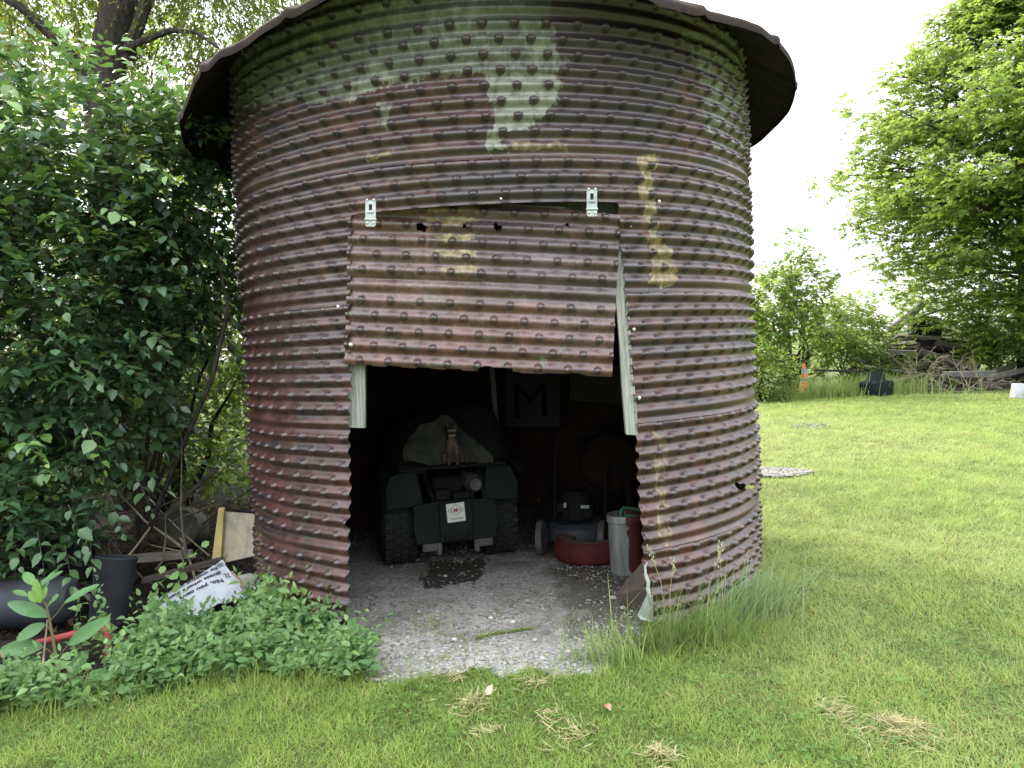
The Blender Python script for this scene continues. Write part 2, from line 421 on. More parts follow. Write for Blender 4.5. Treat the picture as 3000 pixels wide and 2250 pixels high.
PY = [[(1868, 455), (1935, 458), (1908, 560), (1922, 680), (1975, 725), (1985, 838), (1910, 838), (1890, 640), (1876, 540)],
      [(1922, 1262), (1965, 1285), (1948, 1400), (1968, 1560), (1948, 1608), (1928, 1560)],
      [(1497, 418), (1660, 418), (1660, 441), (1497, 441)], [(1085, 452), (1150, 445), (1150, 465), (1085, 470)],
      [(735, 1560), (760, 1560), (775, 1760), (745, 1760)]]
def stains_and_shade(P):
    u, v = proj(P)
    front = (P[:, 1] < SY - .1)
    wu = u + (fbm(u / 45, v / 45, 3) - .5) * 60; wv = v + (fbm(u / 45, v / 45, 9) - .5) * 44
    g = np.zeros(len(P)); y = g.copy(); d = g.copy(); p = g.copy()
    for q in PG: g[inpoly(wu + (fbm(u / 9, v / 16, 23) - .5) * 34, wv + (fbm(u / 9, v / 16, 24) - .5) * 30, q)] = .70
    g[inpoly(wu, wv, PGW) & (fbm(u / 30, v / 14, 5) > .45)] = .8
    for q in PPALE: p[inpoly(wu, wv, q)] = .75
    for i_, q in enumerate(PY): y[inpoly(u + (fbm(u / 22, v / 22, 4) - .5) * 50, v + (fbm(u / 22, v / 22, 14) - .5) * 30, q)] = (.85, .60, .7, .7, .6)[i_]
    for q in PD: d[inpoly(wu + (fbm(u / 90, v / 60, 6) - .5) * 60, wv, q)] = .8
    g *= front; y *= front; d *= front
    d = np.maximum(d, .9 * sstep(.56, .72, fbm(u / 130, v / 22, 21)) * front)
    return np.stack([g, y, d, p], 1)

silo = thing('corrugated_bin', 'rust-brown round corrugated metal bin with a low conical roof and open doorway', 'grain bin', (SX, SY, 0))
def a_left(z): return R_(-30.3 + 2.55 * np.minimum(z, 2.25))
def a_right(z): return R_(25.9 - 1.75 * np.minimum(z, 2.25))
ZTOP = 2.222
nc = 1300
A0 = np.linspace(R_(-105), R_(105), nc)
iL = int(np.argmin(abs(A0 - R_(-27.3)))); iR = int(np.argmin(abs(A0 - R_(24.0))))
LAPS = {0: R_(-55), 1: R_(29.0), 2: R_(62), 3: R_(28.2), 4: R_(.6), 5: R_(-60)}

def bumps(a, z, z0, k):
    """height of the pressed studs: eight staggered rows to a course, one plain row at its foot"""
    row = np.round((z - z0) / PIT - .5); zc = z0 + (row + .5) * PIT
    off = np.where((row + k) % 2 == 0, 0, .5)
    st = 2 * PI / NB
    ac = (np.round(a / st - off) + off) * st
    jit = (_hash(np.round(ac * 999).astype(np.int64), row.astype(np.int64), 5 + k))
    dd = np.sqrt(((a - ac) * SR) ** 2 + (z - zc + .004) ** 2)
    rr = .0225
    h = np.where(dd < rr, np.sqrt(np.maximum(0, 1 - (dd / rr) ** 2)) ** .6, 0) * (.0185 + .004 * jit)
    h[(row < 1) | (row > 8)] = 0
    return h, np.where(dd < rr * 1.02, 1.0, 0) * ((row >= 1) & (row <= 8))
def zwall(a): return 3.262 + .14 * np.maximum(0, np.cos(1.5 * np.clip(a, -PI / 3, PI / 3))) ** 4
def dents(a, z):
    return (fbm(a * 3.1 + 7, z * 1.3, 12, 3) - .5) * .035 + (fbm(a * 9, z * 5, 14, 2) - .5) * .007

for k in range(6):
    z0, z1 = SEAMS[k], SEAMS[k + 1]
    zb = z1 - 9 * PIT                                # rows hang from the course's upper seam
    if k == 5: zb = z0
    nz = max(4, int(round((z1 - z0 + .02) / .0058)))
    Z = np.linspace(z0 - (.022 if k else 0), z1, nz)
    if k in (3,):                                   # a row exactly at the head of the doorway
        j = int(np.argmin(abs(Z - ZTOP))); Z[j] = ZTOP
    zz, aa = np.meshgrid(Z, A0, indexing='ij')
    wl = np.maximum(0, 1 - abs(aa - A0[iL]) / .22); wr = np.maximum(0, 1 - abs(aa - A0[iR]) / .22)
    jl = (fbm(zz * 6, 0 * zz, 31) - .5) * .010; jr = (fbm(zz * 6, 0 * zz, 32) - .5) * .010
    az = aa + wl * (a_left(zz) + jl - A0[iL]) + wr * (a_right(zz) + jr - A0[iR])
    h, bm = bumps(az, zz, zb, k)
    r = SR + .0108 * np.cos(2 * PI * ((zz - zb) / PIT - .5)) + h + dents(az, zz)
    r = r + np.where(az < LAPS[k] + .002 * np.sin(zz * 60), .0045, 0)
    r = r + .006 * sstep(z0 + .03, z0 - .03, zz) * (k > 0) - .003 * sstep(z1 - .02, z1, zz)
    r = r - .02 * (wr > .93) * sstep(1.0, .2, zz) * (k < 2)
    if k == 5: zz = np.minimum(zz, zwall(az) - .004 + .003 * (zz - 3.38))
    P = np.stack([SX + r * np.sin(az), SY - r * np.cos(az), zz + (.006 * np.sin(az * 7 + k) if k == 0 else 0)], -1).reshape(-1, 3)
    idx = np.arange(nz * nc).reshape(nz, nc)
    q = np.stack([idx[:-1, :-1], idx[:-1, 1:], idx[1:, 1:], idx[1:, :-1]], -1)
    keep = np.ones((nz - 1, nc - 1), bool)
    if k <= 3:
        zmid = (Z[1:] + Z[:-1]) / 2
        rows = (zmid < ZTOP) if k == 3 else np.ones(nz - 1, bool)
        keep[np.ix_(rows, np.arange(iL, iR))] = False
    if k in (1, 2):                                   # the rip low on the flank
        u, v = proj(P); ii = q[..., 0]
        uu, vv = u[ii], v[ii]
        rip = inpoly(uu + (fbm(uu / 9, vv / 9, 8) - .5) * 14, vv + (fbm(uu / 9, vv / 9, 18) - .5) * 12, [(2150, 1412), (2172, 1420), (2205, 1424), (2215, 1432), (2170, 1436), (2152, 1432)])
        keep &= ~(rip & (P[ii][..., 1] < SY))
    F = q[keep]
    S = stains_and_shade(P); S[:, 0] *= 1 - bm.ravel(); S[:, 1] *= 1 - bm.ravel(); S[:, 2] = np.maximum(S[:, 2], bm.ravel() * .72)
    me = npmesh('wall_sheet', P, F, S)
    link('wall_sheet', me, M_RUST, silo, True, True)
# the far side of the shell, seen only from within
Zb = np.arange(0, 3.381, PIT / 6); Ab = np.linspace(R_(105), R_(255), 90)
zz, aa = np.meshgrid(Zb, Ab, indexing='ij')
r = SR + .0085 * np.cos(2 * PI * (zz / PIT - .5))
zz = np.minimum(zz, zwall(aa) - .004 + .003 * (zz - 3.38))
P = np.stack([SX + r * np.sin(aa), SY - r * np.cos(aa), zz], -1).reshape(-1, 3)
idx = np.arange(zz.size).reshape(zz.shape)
link('wall_sheet', npmesh('wall_sheet', P, np.stack([idx[:-1, :-1], idx[:-1, 1:], idx[1:, 1:], idx[1:, :-1]], -1).reshape(-1, 4), np.zeros((len(P), 4))), M_ROOF, silo, True, True)  # darker roof material stands in for the shade inside the bin

# roof: a low cone of sheets with raised seams
RE = 2.00
na, nr = 540, 22
aa = np.linspace(-PI, PI, na, endpoint=False)
rad = np.concatenate([np.linspace(0.02, RE, nr), [RE + .012, RE + .008]])
rr, ag = np.meshgrid(rad, aa, indexing='ij')
seam = np.abs(((ag + .13) / R_(20)) % 1 - .5)
ridge = np.exp(-((.5 - seam) * R_(20) / .012) ** 2)
zr = np.interp(np.degrees(ag), [-180, -102, -75, -58, -50, -41, -29, -22, 0, 15, 25, 33, 47, 59, 80, 102, 180],
               [2.88, 2.92, 2.97, 2.96, 3.04, 3.085, 3.145, 3.20, 3.36, 3.27, 3.135, 3.125, 3.145, 3.12, 3.06, 2.99, 2.88])
sag = (fbm(ag * 11 + 9, rr * 0, 42, 2) - .5) * .03 * (rr / RE) ** 3 * np.where(ag < R_(0), 1.5, .4)
zw_ = zwall(ag); zc_ = zw_ + (3.34 - zw_) * np.clip((SR - rr) / .8, 0, 1)
z = np.where(rr < SR, zc_ + .36 * (SR - rr), zw_ + (zr - zw_) * (rr - SR) / (RE - SR)) + ridge * .012 * (rr > .3) + sag
z[-2] -= .012; z[-1] -= .045
rr2 = rr + (rr / RE) ** 4 * ((fbm(ag * 4 + 3, 0 * ag, 44, 3) - .5) * .07 * np.where(ag < 0, 1.2, .3) + ridge * .012)
P = np.stack([SX + rr2 * np.sin(ag), SY - rr2 * np.cos(ag), z], -1).reshape(-1, 3)
n2 = len(rad); idx = np.arange(n2 * na).reshape(n2, na)
q = np.stack([idx[:-1], np.roll(idx, -1, 1)[:-1], np.roll(idx, -1, 1)[1:], idx[1:]], -1).reshape(-1, 4)
link('roof', npmesh('roof', P, q, np.zeros((len(P), 4))), M_ROOF, silo, True, True)

# door sheet hung in the head of the doorway
pl, pr = at(1017, 850, 4.235), at(1806, 850, 4.185)
ex = unit(pr - pl); WD = np.linalg.norm(pr - pl); nrm0 = unit(np.cross(ex, [0, 0, 1])); 
if nrm0[1] > 0: nrm0 = -nrm0
ez = np.cross(ex, nrm0); ez = ez if ez[2] > 0 else -ez
# hang it square with the hasps: turned a little in its own plane
zt, zb_ = at(1400, 595, 4.16)[2], at(1400, 1088, 4.16)[2]
HD = zt - zb_
C0 = (pl + pr) / 2; C0[2] = (zt + zb_) / 2 - .0
tr = R_(-2.4); 
e1 = math.cos(tr) * ex + math.sin(tr) * ez; e2 = -math.sin(tr) * ex + math.cos(tr) * ez
nx, ny = 300, 150
S_, T_ = np.meshgrid(np.linspace(-WD / 2, WD / 2, nx), np.linspace(-HD / 2, HD / 2, ny))
PP2 = HD / 10.9
row = np.round((T_ + HD / 2) / PP2 - .35); tc = (row + .35) * PP2 - HD / 2
st = .153; off = np.where(row % 2 == 0, 0.02, .5)
sc_ = (np.round(S_ / st - off) + off) * st
dd = np.sqrt((S_ - sc_) ** 2 + (T_ - tc) ** 2); rb = .0195
h = np.where(dd < rb, np.sqrt(np.maximum(0, 1 - (dd / rb) ** 2)) ** .6, 0) * .017
isb = (dd < rb * 1.05)
plainrow = (row == 5) | (row < 0); h[plainrow] = 0; isb &= ~plainrow
dep = .05 * (1 - (S_ / (WD / 2)) ** 2) + .0100 * np.cos(2 * PI * ((T_ + HD / 2) / PP2 - .35)) + h + (fbm(S_ * 4, T_ * 5, 51) - .5) * .012
dep += np.where((S_ < .0 + .01) & (T_ > .03), .004, 0) + np.where(T_ > .035, .004, 0)
# ragged top and bottom
topcut = HD / 2 - .030 * sstep(-.30, -.42, S_) - .012 * sstep(-.12, -.30, S_) - .022 * sstep(.32, .55, S_) - .012 * (fbm(S_ * 14, S_ * 0, 53) - .4)
botcut = -HD / 2 + .016 * ((S_ > .0) & (S_ < .18)) * sstep(0, .02, S_) + .006 * np.sin(S_ * 17) * (S_ > 0) + .004 * np.sin(S_ * 40)
P = C0 + S_[..., None] * e1 + T_[..., None] * e2 + dep[..., None] * nrm0
u, v = proj(P.reshape(-1, 3))
idx = np.arange(nx * ny).reshape(ny, nx)
q = np.stack([idx[:-1, :-1], idx[:-1, 1:], idx[1:, 1:], idx[1:, :-1]], -1)
keep = ((T_ < topcut) & (T_ > botcut))[:-1, :-1]
uu, vv = u.reshape(ny, nx)[:-1, :-1], v.reshape(ny, nx)[:-1, :-1]
for poly in ([(1218, 658), (1236, 654), (1252, 668), (1244, 680), (1222, 678)], [(1446, 658), (1452, 650), (1456, 660), (1468, 664), (1470, 676), (1448, 676)],
             [(1646, 664), (1652, 657), (1664, 658), (1672, 668), (1660, 664)], [(1354, 662), (1361, 658), (1366, 664), (1361, 671), (1355, 669)]):
    keep &= ~inpoly(uu + (fbm(uu / 5, vv / 5, 4) - .5) * 7, vv + (fbm(uu / 5, vv / 5, 5) - .5) * 7, poly)
wu = u + (fbm(u / 30, v / 30, 61) - .5) * 90; wv = v
yl = np.zeros(len(u))
for q_ in ([(1250, 598), (1385, 592), (1385, 618), (1240, 622)], [(1235, 640), (1386, 634), (1386, 652), (1300, 662)], [(1260, 690), (1386, 686), (1386, 706), (1300, 710)],
           [(1250, 735), (1386, 730), (1386, 750), (1300, 756)], [(1250, 780), (1386, 776), (1386, 798), (1330, 800)]):
    yl[inpoly(wu, wv + (fbm(u / 20, v / 20, 63) - .5) * 16, q_)] = .88
dk = .85 * sstep(.50, .66, fbm(S_ * 1.6, T_ * 7 , 71)).ravel() * sstep(-.1, .25, S_.ravel() + T_.ravel() * .5)
att = np.stack([sstep(.60, .72, fbm(S_ * 9, T_ * 30, 73)).ravel() * (T_.ravel() < .05) * .45, yl * (1 - isb.ravel()), np.maximum(dk * .8, isb.ravel() * .72), 0 * yl], 1)
door = link('door_panel', npmesh('door_panel', P.reshape(-1, 3), q[keep], att), M_PANEL, silo, True, True)

# jamb boards and header behind the sheet
def board(name, pts, depth, mat, parent, label=None):
    b = MB(); b.poly(pts, depth); return b.build(name, mat, parent, label=label)
yj = 4.292
board('jamb_board', [at(1008, 700, yj), at(1008, 1252, yj), at(1068, 1254, yj), at(1071, 700, yj)], (0, .045, 0), M_JAMB, silo, 'grey jamb board with a square cut foot hanging below the door sheet')
yj = 4.202
jr_ = [(1806, 640), (1800, 760), (1806, 900), (1815, 1000), (1822, 1120), (1835, 1273), (1868, 1275), (1866, 1200), (1853, 1080), (1845, 940), (1838, 860), (1832, 760), (1826, 640)]
board('jamb_board', [at(u, v, yj) for u, v in jr_], (0, .05, 0), M_JAMB, silo, 'pale leaning jamb board with a split edge')
board('header_board', [at(1000, 560, 4.34), at(1000, 640, 4.34), at(1840, 625, 4.34), at(1840, 540, 4.34)], (0, .04, 0), M_JAMB, silo)
# two hasps bridging wall and sheet
def hasp(u, v0, v1, wpx):
    y = 4.045 if u < 1400 else 4.075
    c0, c1 = at(u, v0, y), at(u, v1, y - .004)
    L = np.linalg.norm(c1 - c0); w = wpx / FOC * y
    d = unit(c1 - c0); x = unit(np.cross(d, [0, -1, 0])); x = x if x[0] > 0 else -x; nn = np.array([0, -1.0, 0])
    def pt(a, b, o): return c0 + x * a * w + d * b * L + nn * o
    m = MB()
    # plate with a slot: four strips round the opening
    for (a0, a1, b0, b1) in ((-.5, .5, 0, .14), (-.5, -.16, .14, .38), (.16, .5, .14, .38), (-.5, .5, .38, .70)):
        m.poly([pt(a0, b0, 0), pt(a1, b0, 0), pt(a1, b1, 0), pt(a0, b1, 0)], nn * .004)
    m.tube([pt(-.56, .73, .004), pt(.56, .73, .004)], .007, 8)
    m.poly([pt(-.5, .76, 0), pt(.5, .76, 0), pt(.5, .93, 0), pt(.38, 1, 0), pt(-.38, 1, 0), pt(-.5, .93, 0)], nn * .004)
    m.tube([pt(-.25, .45, .004), pt(-.25, .45, .008), pt(.25, .45, .008), pt(.25, .45, .004)], .004, 6)
    hs = m.build('hasp', M_HASP, silo)
    for a, b in ((-.33, -.02), (.33, -.02), (-.3, .86), (.3, .86)):
        MB().ball(pt(a, b, .005), .0065, 6).build('screw', M_SCREW, hs, smooth=True)
hasp(1086, 588, 664, 30); hasp(1734, 556, 634, 30)
M_WHITEDOT = M_SCREW
for (u, v, r) in ((1828, 648, .010), (1847, 662, .006), (1858, 964, .010), (1873, 1166, .010), (990, 899, .010), (1468, 582, .006), (1932, 590, .008), (1983, 664, .007)):
    d = ray(u, v); a = d[0] ** 2 + d[1] ** 2; b = -2 * (d[0] * SX + d[1] * SY); c = SX ** 2 + SY ** 2 - (SR + .012) ** 2
    p = CP + d * ((-b - math.sqrt(b * b - 4 * a * c)) / (2 * a))
    n = unit(p - np.array([SX, SY, p[2]]))
    MB().lathe([(.0001, .5 * r), (.6 * r, .42 * r), (r, .1 * r), (r, -.5 * r)], p, 10, np.stack([np.cross([0, 0, 1], n), [0, 0, 1], n], 1)).build('screw', M_WHITEDOT, silo, smooth=True)
p = at(1028, 1010, 4.2); MB().ball(p, .011, 8).build('screw', M_SCREW, door, smooth=True)
# the curled torn sheet at the foot of the doorway
g = MB()
g.poly([at(1893, 1632, 4.5), at(1800, 1745, 4.55), at(1872, 1800, 4.45), at(1905, 1720, 4.3)], (.01, .012, .006))
g.build('folded_flap', plain('dull brown sheet', (.085, .065, .052), (.06, .046, .038), .8, 0, 9, .2), silo)
g = MB(); g.poly([at(1897, 1738, 4.22), at(1868, 1800, 4.25), at(1876, 1815, 4.22), at(1912, 1822, 4.17), at(1912, 1745, 4.19)], (.004, .008, 0))
g.build('torn_tongue', M_STEEL, silo)
g = MB(); cv = [at(1896, 1648, 4.2), at(1890, 1660, 4.2), at(1891, 1680, 4.19), at(1899, 1705, 4.19), at(1898, 1725, 4.185), at(1906, 1750, 4.18)]
g.tube(cv, [.003, .006, .008, .010, .011, .004], 6); g.build('curled_edge', M_HASP, silo, smooth=True)
# ------------------------------------------------------------------ light
SUN_EL, SUN_AZ = R_(42), R_(-38)          # azimuth from +Y towards +X: behind the bin, to the left
W = bpy.data.worlds.new('World'); SC.world = W; W.use_nodes = True
nt = W.node_tree; nt.nodes.clear()
sky = nt.nodes.new('ShaderNodeTexSky'); sky.sky_type = 'NISHITA'; sky.sun_disc = False
sky.sun_elevation = SUN_EL; sky.sun_rotation = SUN_AZ; sky.air_density = 1.0; sky.dust_density = 2.0
mx = nt.nodes.new('ShaderNodeMix'); mx.data_type = 'RGBA'; mx.inputs[0].default_value = .86   # thin bright overcast
tcn = nt.nodes.new('ShaderNodeTexCoord'); sxz = nt.nodes.new('ShaderNodeSeparateXYZ'); nt.links.new(tcn.outputs['Generated'], sxz.inputs[0])
cl = nt.nodes.new('ShaderNodeTexNoise'); cl.inputs['Scale'].default_value = 2.2; cl.inputs['Detail'].default_value = 4; nt.links.new(tcn.outputs['Generated'], cl.inputs['Vector'])
ad = nt.nodes.new('ShaderNodeMath'); ad.operation = 'MULTIPLY_ADD'; ad.inputs[1].default_value = .25; nt.links.new(cl.outputs['Fac'], ad.inputs[0]); nt.links.new(sxz.outputs[2], ad.inputs[2])
cr_w = nt.nodes.new('ShaderNodeValToRGB'); e = cr_w.color_ramp.elements            # overcast: about four times brighter overhead than at the horizon
e[0].position = .10; e[0].color = (.215, .22, .225, 1); e[1].position = 1.0; e[1].color = (.93, .96, 1.0, 1)
cs = nt.nodes.new('ShaderNodeVectorMath'); cs.operation = 'SCALE'; cs.inputs['Scale'].default_value = 13.5
nt.links.new(ad.outputs[0], cr_w.inputs[0]); nt.links.new(cr_w.outputs[0], cs.inputs[0]); nt.links.new(cs.outputs[0], mx.inputs[7])
bg = nt.nodes.new('ShaderNodeBackground'); bg.inputs[1].default_value = .10
ow = nt.nodes.new('ShaderNodeOutputWorld')
nt.links.new(sky.outputs[0], mx.inputs[6]); nt.links.new(mx.outputs[2], bg.inputs[0]); nt.links.new(bg.outputs[0], ow.inputs[0])
sl = bpy.data.lights.new('sun', 'SUN'); sl.energy = 1.5; sl.angle = R_(12); sl.color = (1, .93, .80)
so = bpy.data.objects.new('sun', sl); COL.objects.link(so)
sd = Vector((math.sin(SUN_AZ) * math.cos(SUN_EL), math.cos(SUN_AZ) * math.cos(SUN_EL), math.sin(SUN_EL)))
so.rotation_euler = sd.to_track_quat('Z', 'Y').to_euler(); so.location = sd * 40
SC.view_settings.view_transform = 'Standard'; SC.view_settings.look = 'None'; SC.view_settings.exposure = 2.15; SC.view_settings.gamma = 1
SC.cycles.use_denoising = True
SC.cycles.max_bounces = 8; SC.cycles.diffuse_bounces = 4; SC.cycles.transmission_bounces = 4; SC.cycles.transparent_max_bounces = 8
SC.cycles.sample_clamp_indirect = 6

# ------------------------------------------------------------------ ground
def gh(x, y):
    x = np.asarray(x, float); y = np.asarray(y, float)
    near = sstep(1.4, 2.6, np.hypot(x - SX, y - SY))
    return near * ((fbm(x * .55 + 3, y * .55, 77, 3) - .5) * .07 - .01)
LW = [gp(*q) for q in ((-900, 2260), (-300, 2150), (0, 2085), (200, 2040), (380, 2005), (700, 1965), (900, 1935), (1090, 1960))]
def lawn_left(x): return np.interp(x, [p[0] for p in LW], [p[1] for p in LW])
AP = [gp(*q) for q in ((1005, 1880), (1010, 1925), (1060, 1990), (1120, 2012), (1260, 1985), (1400, 1965), (1480, 1990), (1560, 1968), (1640, 1990), (1760, 1985), (1800, 1930), (1905, 1870), (1905, 1780), (1010, 1780))]
AP = [(p[0], p[1]) for p in AP]
def apron(x, y, w=.10):
    return inpoly(x + (fbm(x * 9, y * 9, 80) - .5) * w * 2, y + (fbm(x * 9, y * 9, 81) - .5) * w * 2, AP)
FAR = 19.6
def far_edge(x): return FAR + .5 * np.sin(x * .9) + .25 * np.sin(x * 2.7 + 1) - .12 * np.maximum(0, x - 9)
def bare(x, y):
    """1 where no lawn grows"""
    ri = np.hypot(x - SX, y - SY) < 1.72
    jl = (x < -.85) & (y > lawn_left(x)) & (y < 14)
    return ri | apron(x, y) | (jl) | (y > far_edge(x))
t = NT('lawn soil'); P = t.obj()
n = t.noise(P, 3, 5, .6); n2 = t.noise(P, 40, 5, .7)
gcol = t.ramp(n2, [(.3, (.03, .05, .014)), (.55, (.075, .105, .03)), (.75, (.14, .15, .06))])
gcol = t.mix(t.ramp(n, [(.4, 0.0), (.7, .35)]), gcol, (.13, .12, .05))
a = t.n('ShaderNodeAttribute', attribute_name='tint'); s = t.sep(a.outputs['Color'])
scol = t.ramp(n2, [(.3, (.010, .008, .006)), (.6, (.024, .018, .013)), (.8, (.055, .038, .025))])
gcol = t.mix(s[0], gcol, scol)
t.bsdf(gcol, .95, 0, t.bump(n2, .5, .02), .2)
M_LAWN = t.m
gx = np.unique(np.concatenate([np.linspace(-400, -14, 14), np.linspace(-14, 20, 171), np.linspace(20, 400, 14)]))
gy = np.unique(np.concatenate([np.linspace(-60, 1, 10), np.linspace(1, 26, 126), np.linspace(26, 700, 20)]))
X, Y = np.meshgrid(gx, gy, indexing='ij')
Zg = gh(X, Y) * ((X > -14) & (X < 20) & (Y < 26))
so_ = ((X < -.9) & (X > -5.5) & (Y > lawn_left(X) + .15) & (Y < 10)) | ((Y > far_edge(X) + .3) & (Y < 23.5) & (X > 6.2))
idx = np.arange(X.size).reshape(X.shape)
me = npmesh('lawn_ground', np.stack([X, Y, Zg], -1).reshape(-1, 3), np.stack([idx[:-1, :-1], idx[1:, :-1], idx[1:, 1:], idx[:-1, 1:]], -1).reshape(-1, 4), np.stack([so_.ravel() * 1.0] * 3, 1))
tag(link('lawn_ground', me, M_LAWN, None, True, True), kind='structure')

# gravel floor and apron
t = NT('gravel dust'); P = t.obj()
n1 = t.noise(P, 45, 6, .7); n2 = t.noise(P, 2.2, 4, .6); n3 = t.noise(P, 150, 3, .6)
c = t.ramp(n1, [(.30, (.17, .165, .15)), (.5, (.39, .375, .35)), (.7, (.58, .57, .535))])
c = t.mix(t.ramp(n2, [(.45, 0.0), (.65, .6)]), c, (.11, .095, .07))
tcd = t.n('ShaderNodeAttribute', attribute_name='tint'); s = t.sep(tcd.outputs['Color'])
c = t.mix(s[0], c, (.02, .017, .016))
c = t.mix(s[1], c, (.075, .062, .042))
t.bsdf(c, .95, 0, t.bump(t.math('ADD', n1, t.math('MULTIPLY', n3, .6)), .9, .02), .2)
M_GRAV = t.m
X, Y = np.meshgrid(np.linspace(-1.85, 1.75, 240), np.linspace(3.5, 7.5, 260), indexing='ij')
Zf = .012 + (fbm(X * 5, Y * 5, 90, 4) - .5) * .03 + (fbm(X * 25, Y * 25, 91, 2) - .5) * .010
ins = (np.hypot(X - SX, Y - SY) < 1.69) | apron(X, Y, .06)
Zf = np.where(ins, Zf, -.05)
idx = np.arange(X.size).reshape(X.shape)
q = np.stack([idx[:-1, :-1], idx[1:, :-1], idx[1:, 1:], idx[:-1, 1:]], -1)
kp = ins[:-1, :-1] | ins[1:, 1:] | ins[1:, :-1] | ins[:-1, 1:]
u, v = proj(np.stack([X, Y, 0 * X], -1).reshape(-1, 3))
wu = u + (fbm(u / 25, v / 25, 92) - .5) * 40; wv = v + (fbm(u / 25, v / 25, 93) - .5) * 24
oil = inpoly(wu, wv, [(1235, 1720), (1250, 1650), (1420, 1640), (1425, 1690), (1390, 1712), (1270, 1728)]) * .9
dirt_and_shade = np.clip(.6 * sstep(5.0, 6.2, Y.ravel() + (fbm(X * 2, Y * 2, 96).ravel() - .5)) + .75 * sstep(1575, 1720, u - .22 * (v - 1750) + (fbm(u / 40, v / 25, 97, 4) - .5) * 230) * sstep(1945, 1880, v), 0, .85)  # shade deeper inside painted into the floor colour, plus dirt at the right
tnt = np.stack([oil, dirt_and_shade, 0 * oil], 1)
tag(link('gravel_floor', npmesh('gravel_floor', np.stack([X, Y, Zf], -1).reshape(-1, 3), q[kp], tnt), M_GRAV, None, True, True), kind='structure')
def fz(x, y): return .012 + (fbm(x * 5, y * 5, 90, 4) - .5) * .03
# loose stones
ICO = None
def ico(sub=1):
    import bmesh
    b = bmesh.new(); bmesh.ops.create_icosphere(b, subdivisions=sub, radius=1)
    V = np.array([v.co[:] for v in b.verts]); F = np.array([[v.index for v in f.verts] for f in b.faces]); b.free(); return V, F
IV, IF = ico(1); IV2, IF2 = ico(2)
def stones(pos, size, tv, r):
    n = len(pos); V = IV[None] * (1 + (r.random((n, len(IV), 1)) - .5) * .5)
    V = V * (size[:, None, None] * np.stack([r.uniform(.7, 1.3, n), r.uniform(.7, 1.3, n), r.uniform(.4, .8, n)], 1)[:, None])
    a = r.uniform(0, 2 * PI, n); c_, s_ = np.cos(a)[:, None], np.sin(a)[:, None]
    V = np.stack([V[..., 0] * c_ - V[..., 1] * s_, V[..., 0] * s_ + V[..., 1] * c_, V[..., 2]], -1) + pos[:, None]
    F = IF[None] + (np.arange(n) * len(IV))[:, None, None]
    return V.reshape(-1, 3), F.reshape(-1, 3), np.repeat(np.stack([tv] * 3, 1), len(IV), 0)
t = NT('gravel stones'); a = t.n('ShaderNodeAttribute', attribute_name='tint'); s = t.sep(a.outputs['Color'])
c = t.ramp(s[0], [(0, (.10, .095, .085)), (.5, (.27, .26, .235)), (1, (.50, .49, .46))])
c = t.mix(t.math('MULTIPLY', t.noise(t.obj(), 60, 4), .5), c, (.12, .11, .095))
t.bsdf(c, .9, 0, None, .25); M_PEB = t.m
r = np.random.default_rng(21)
N = 15000
x = r.uniform(-1.5, 1.4, N); y = 3.55 + 3.3 * r.random(N) ** 1.7
uu, vv = proj(np.stack([x, y, 0 * x], 1))
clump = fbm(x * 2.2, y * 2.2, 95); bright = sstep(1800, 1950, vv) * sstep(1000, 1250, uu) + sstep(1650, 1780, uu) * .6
ok = (apron(x, y, .07) | (np.hypot(x - SX, y - SY) < 1.62)) & ((clump + .35 * bright + r.random(N) * .45) > .72)
x, y, bright = x[ok], y[ok], bright[ok]
sz = .0045 + .0065 * r.random(len(x)) ** 2 + .008 * (r.random(len(x)) < .05)
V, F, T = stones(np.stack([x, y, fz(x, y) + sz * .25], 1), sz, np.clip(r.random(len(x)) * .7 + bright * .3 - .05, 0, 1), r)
tag(link('gravel_stones', npmesh('gravel_stones', V, F, T), M_PEB), 'pale crushed gravel scattered over the doorway floor', 'gravel', kind='stuff')
for (u, v, px) in ((1797, 1751, 22), (1827, 1780, 20), (1330, 1873, 16), (1567, 1875, 13), (1503, 1822, 16), (1438, 1810, 14), (1663, 1910, 18), (1822, 1915, 16), (1236, 1928, 11), (1835, 1850, 12)):
    p = gp(u, v, .02); s_ = px / FOC * p[1] / 2
    V = IV2 * (1 + (r.random((len(IV2), 1)) - .5) * .25) * np.array([1.15, .9, .7]) * s_ + p
    o = link('rock', npmesh('rock', V, IF2), M_STONE, None, True, True)
    where = {1797: 'largest pale rock, beside the brown folded flap', 1827: 'white rock just in front of the brown folded flap', 1330: 'long white stone left of the mossy streak', 1567: 'flat white stone right of the mossy streak', 1503: 'pale stone above the right end of the mossy streak', 1438: 'pale stone above the middle of the mossy streak', 1663: 'pale rock at the front right of the gravel', 1822: 'pale rock in the grass tuft by the doorway', 1236: 'small white stone at the front left of the gravel', 1835: 'small stone below the torn sheet at the right jamb'}[u]
    tag(o, where, 'rock', 'loose rocks on the gravel floor')
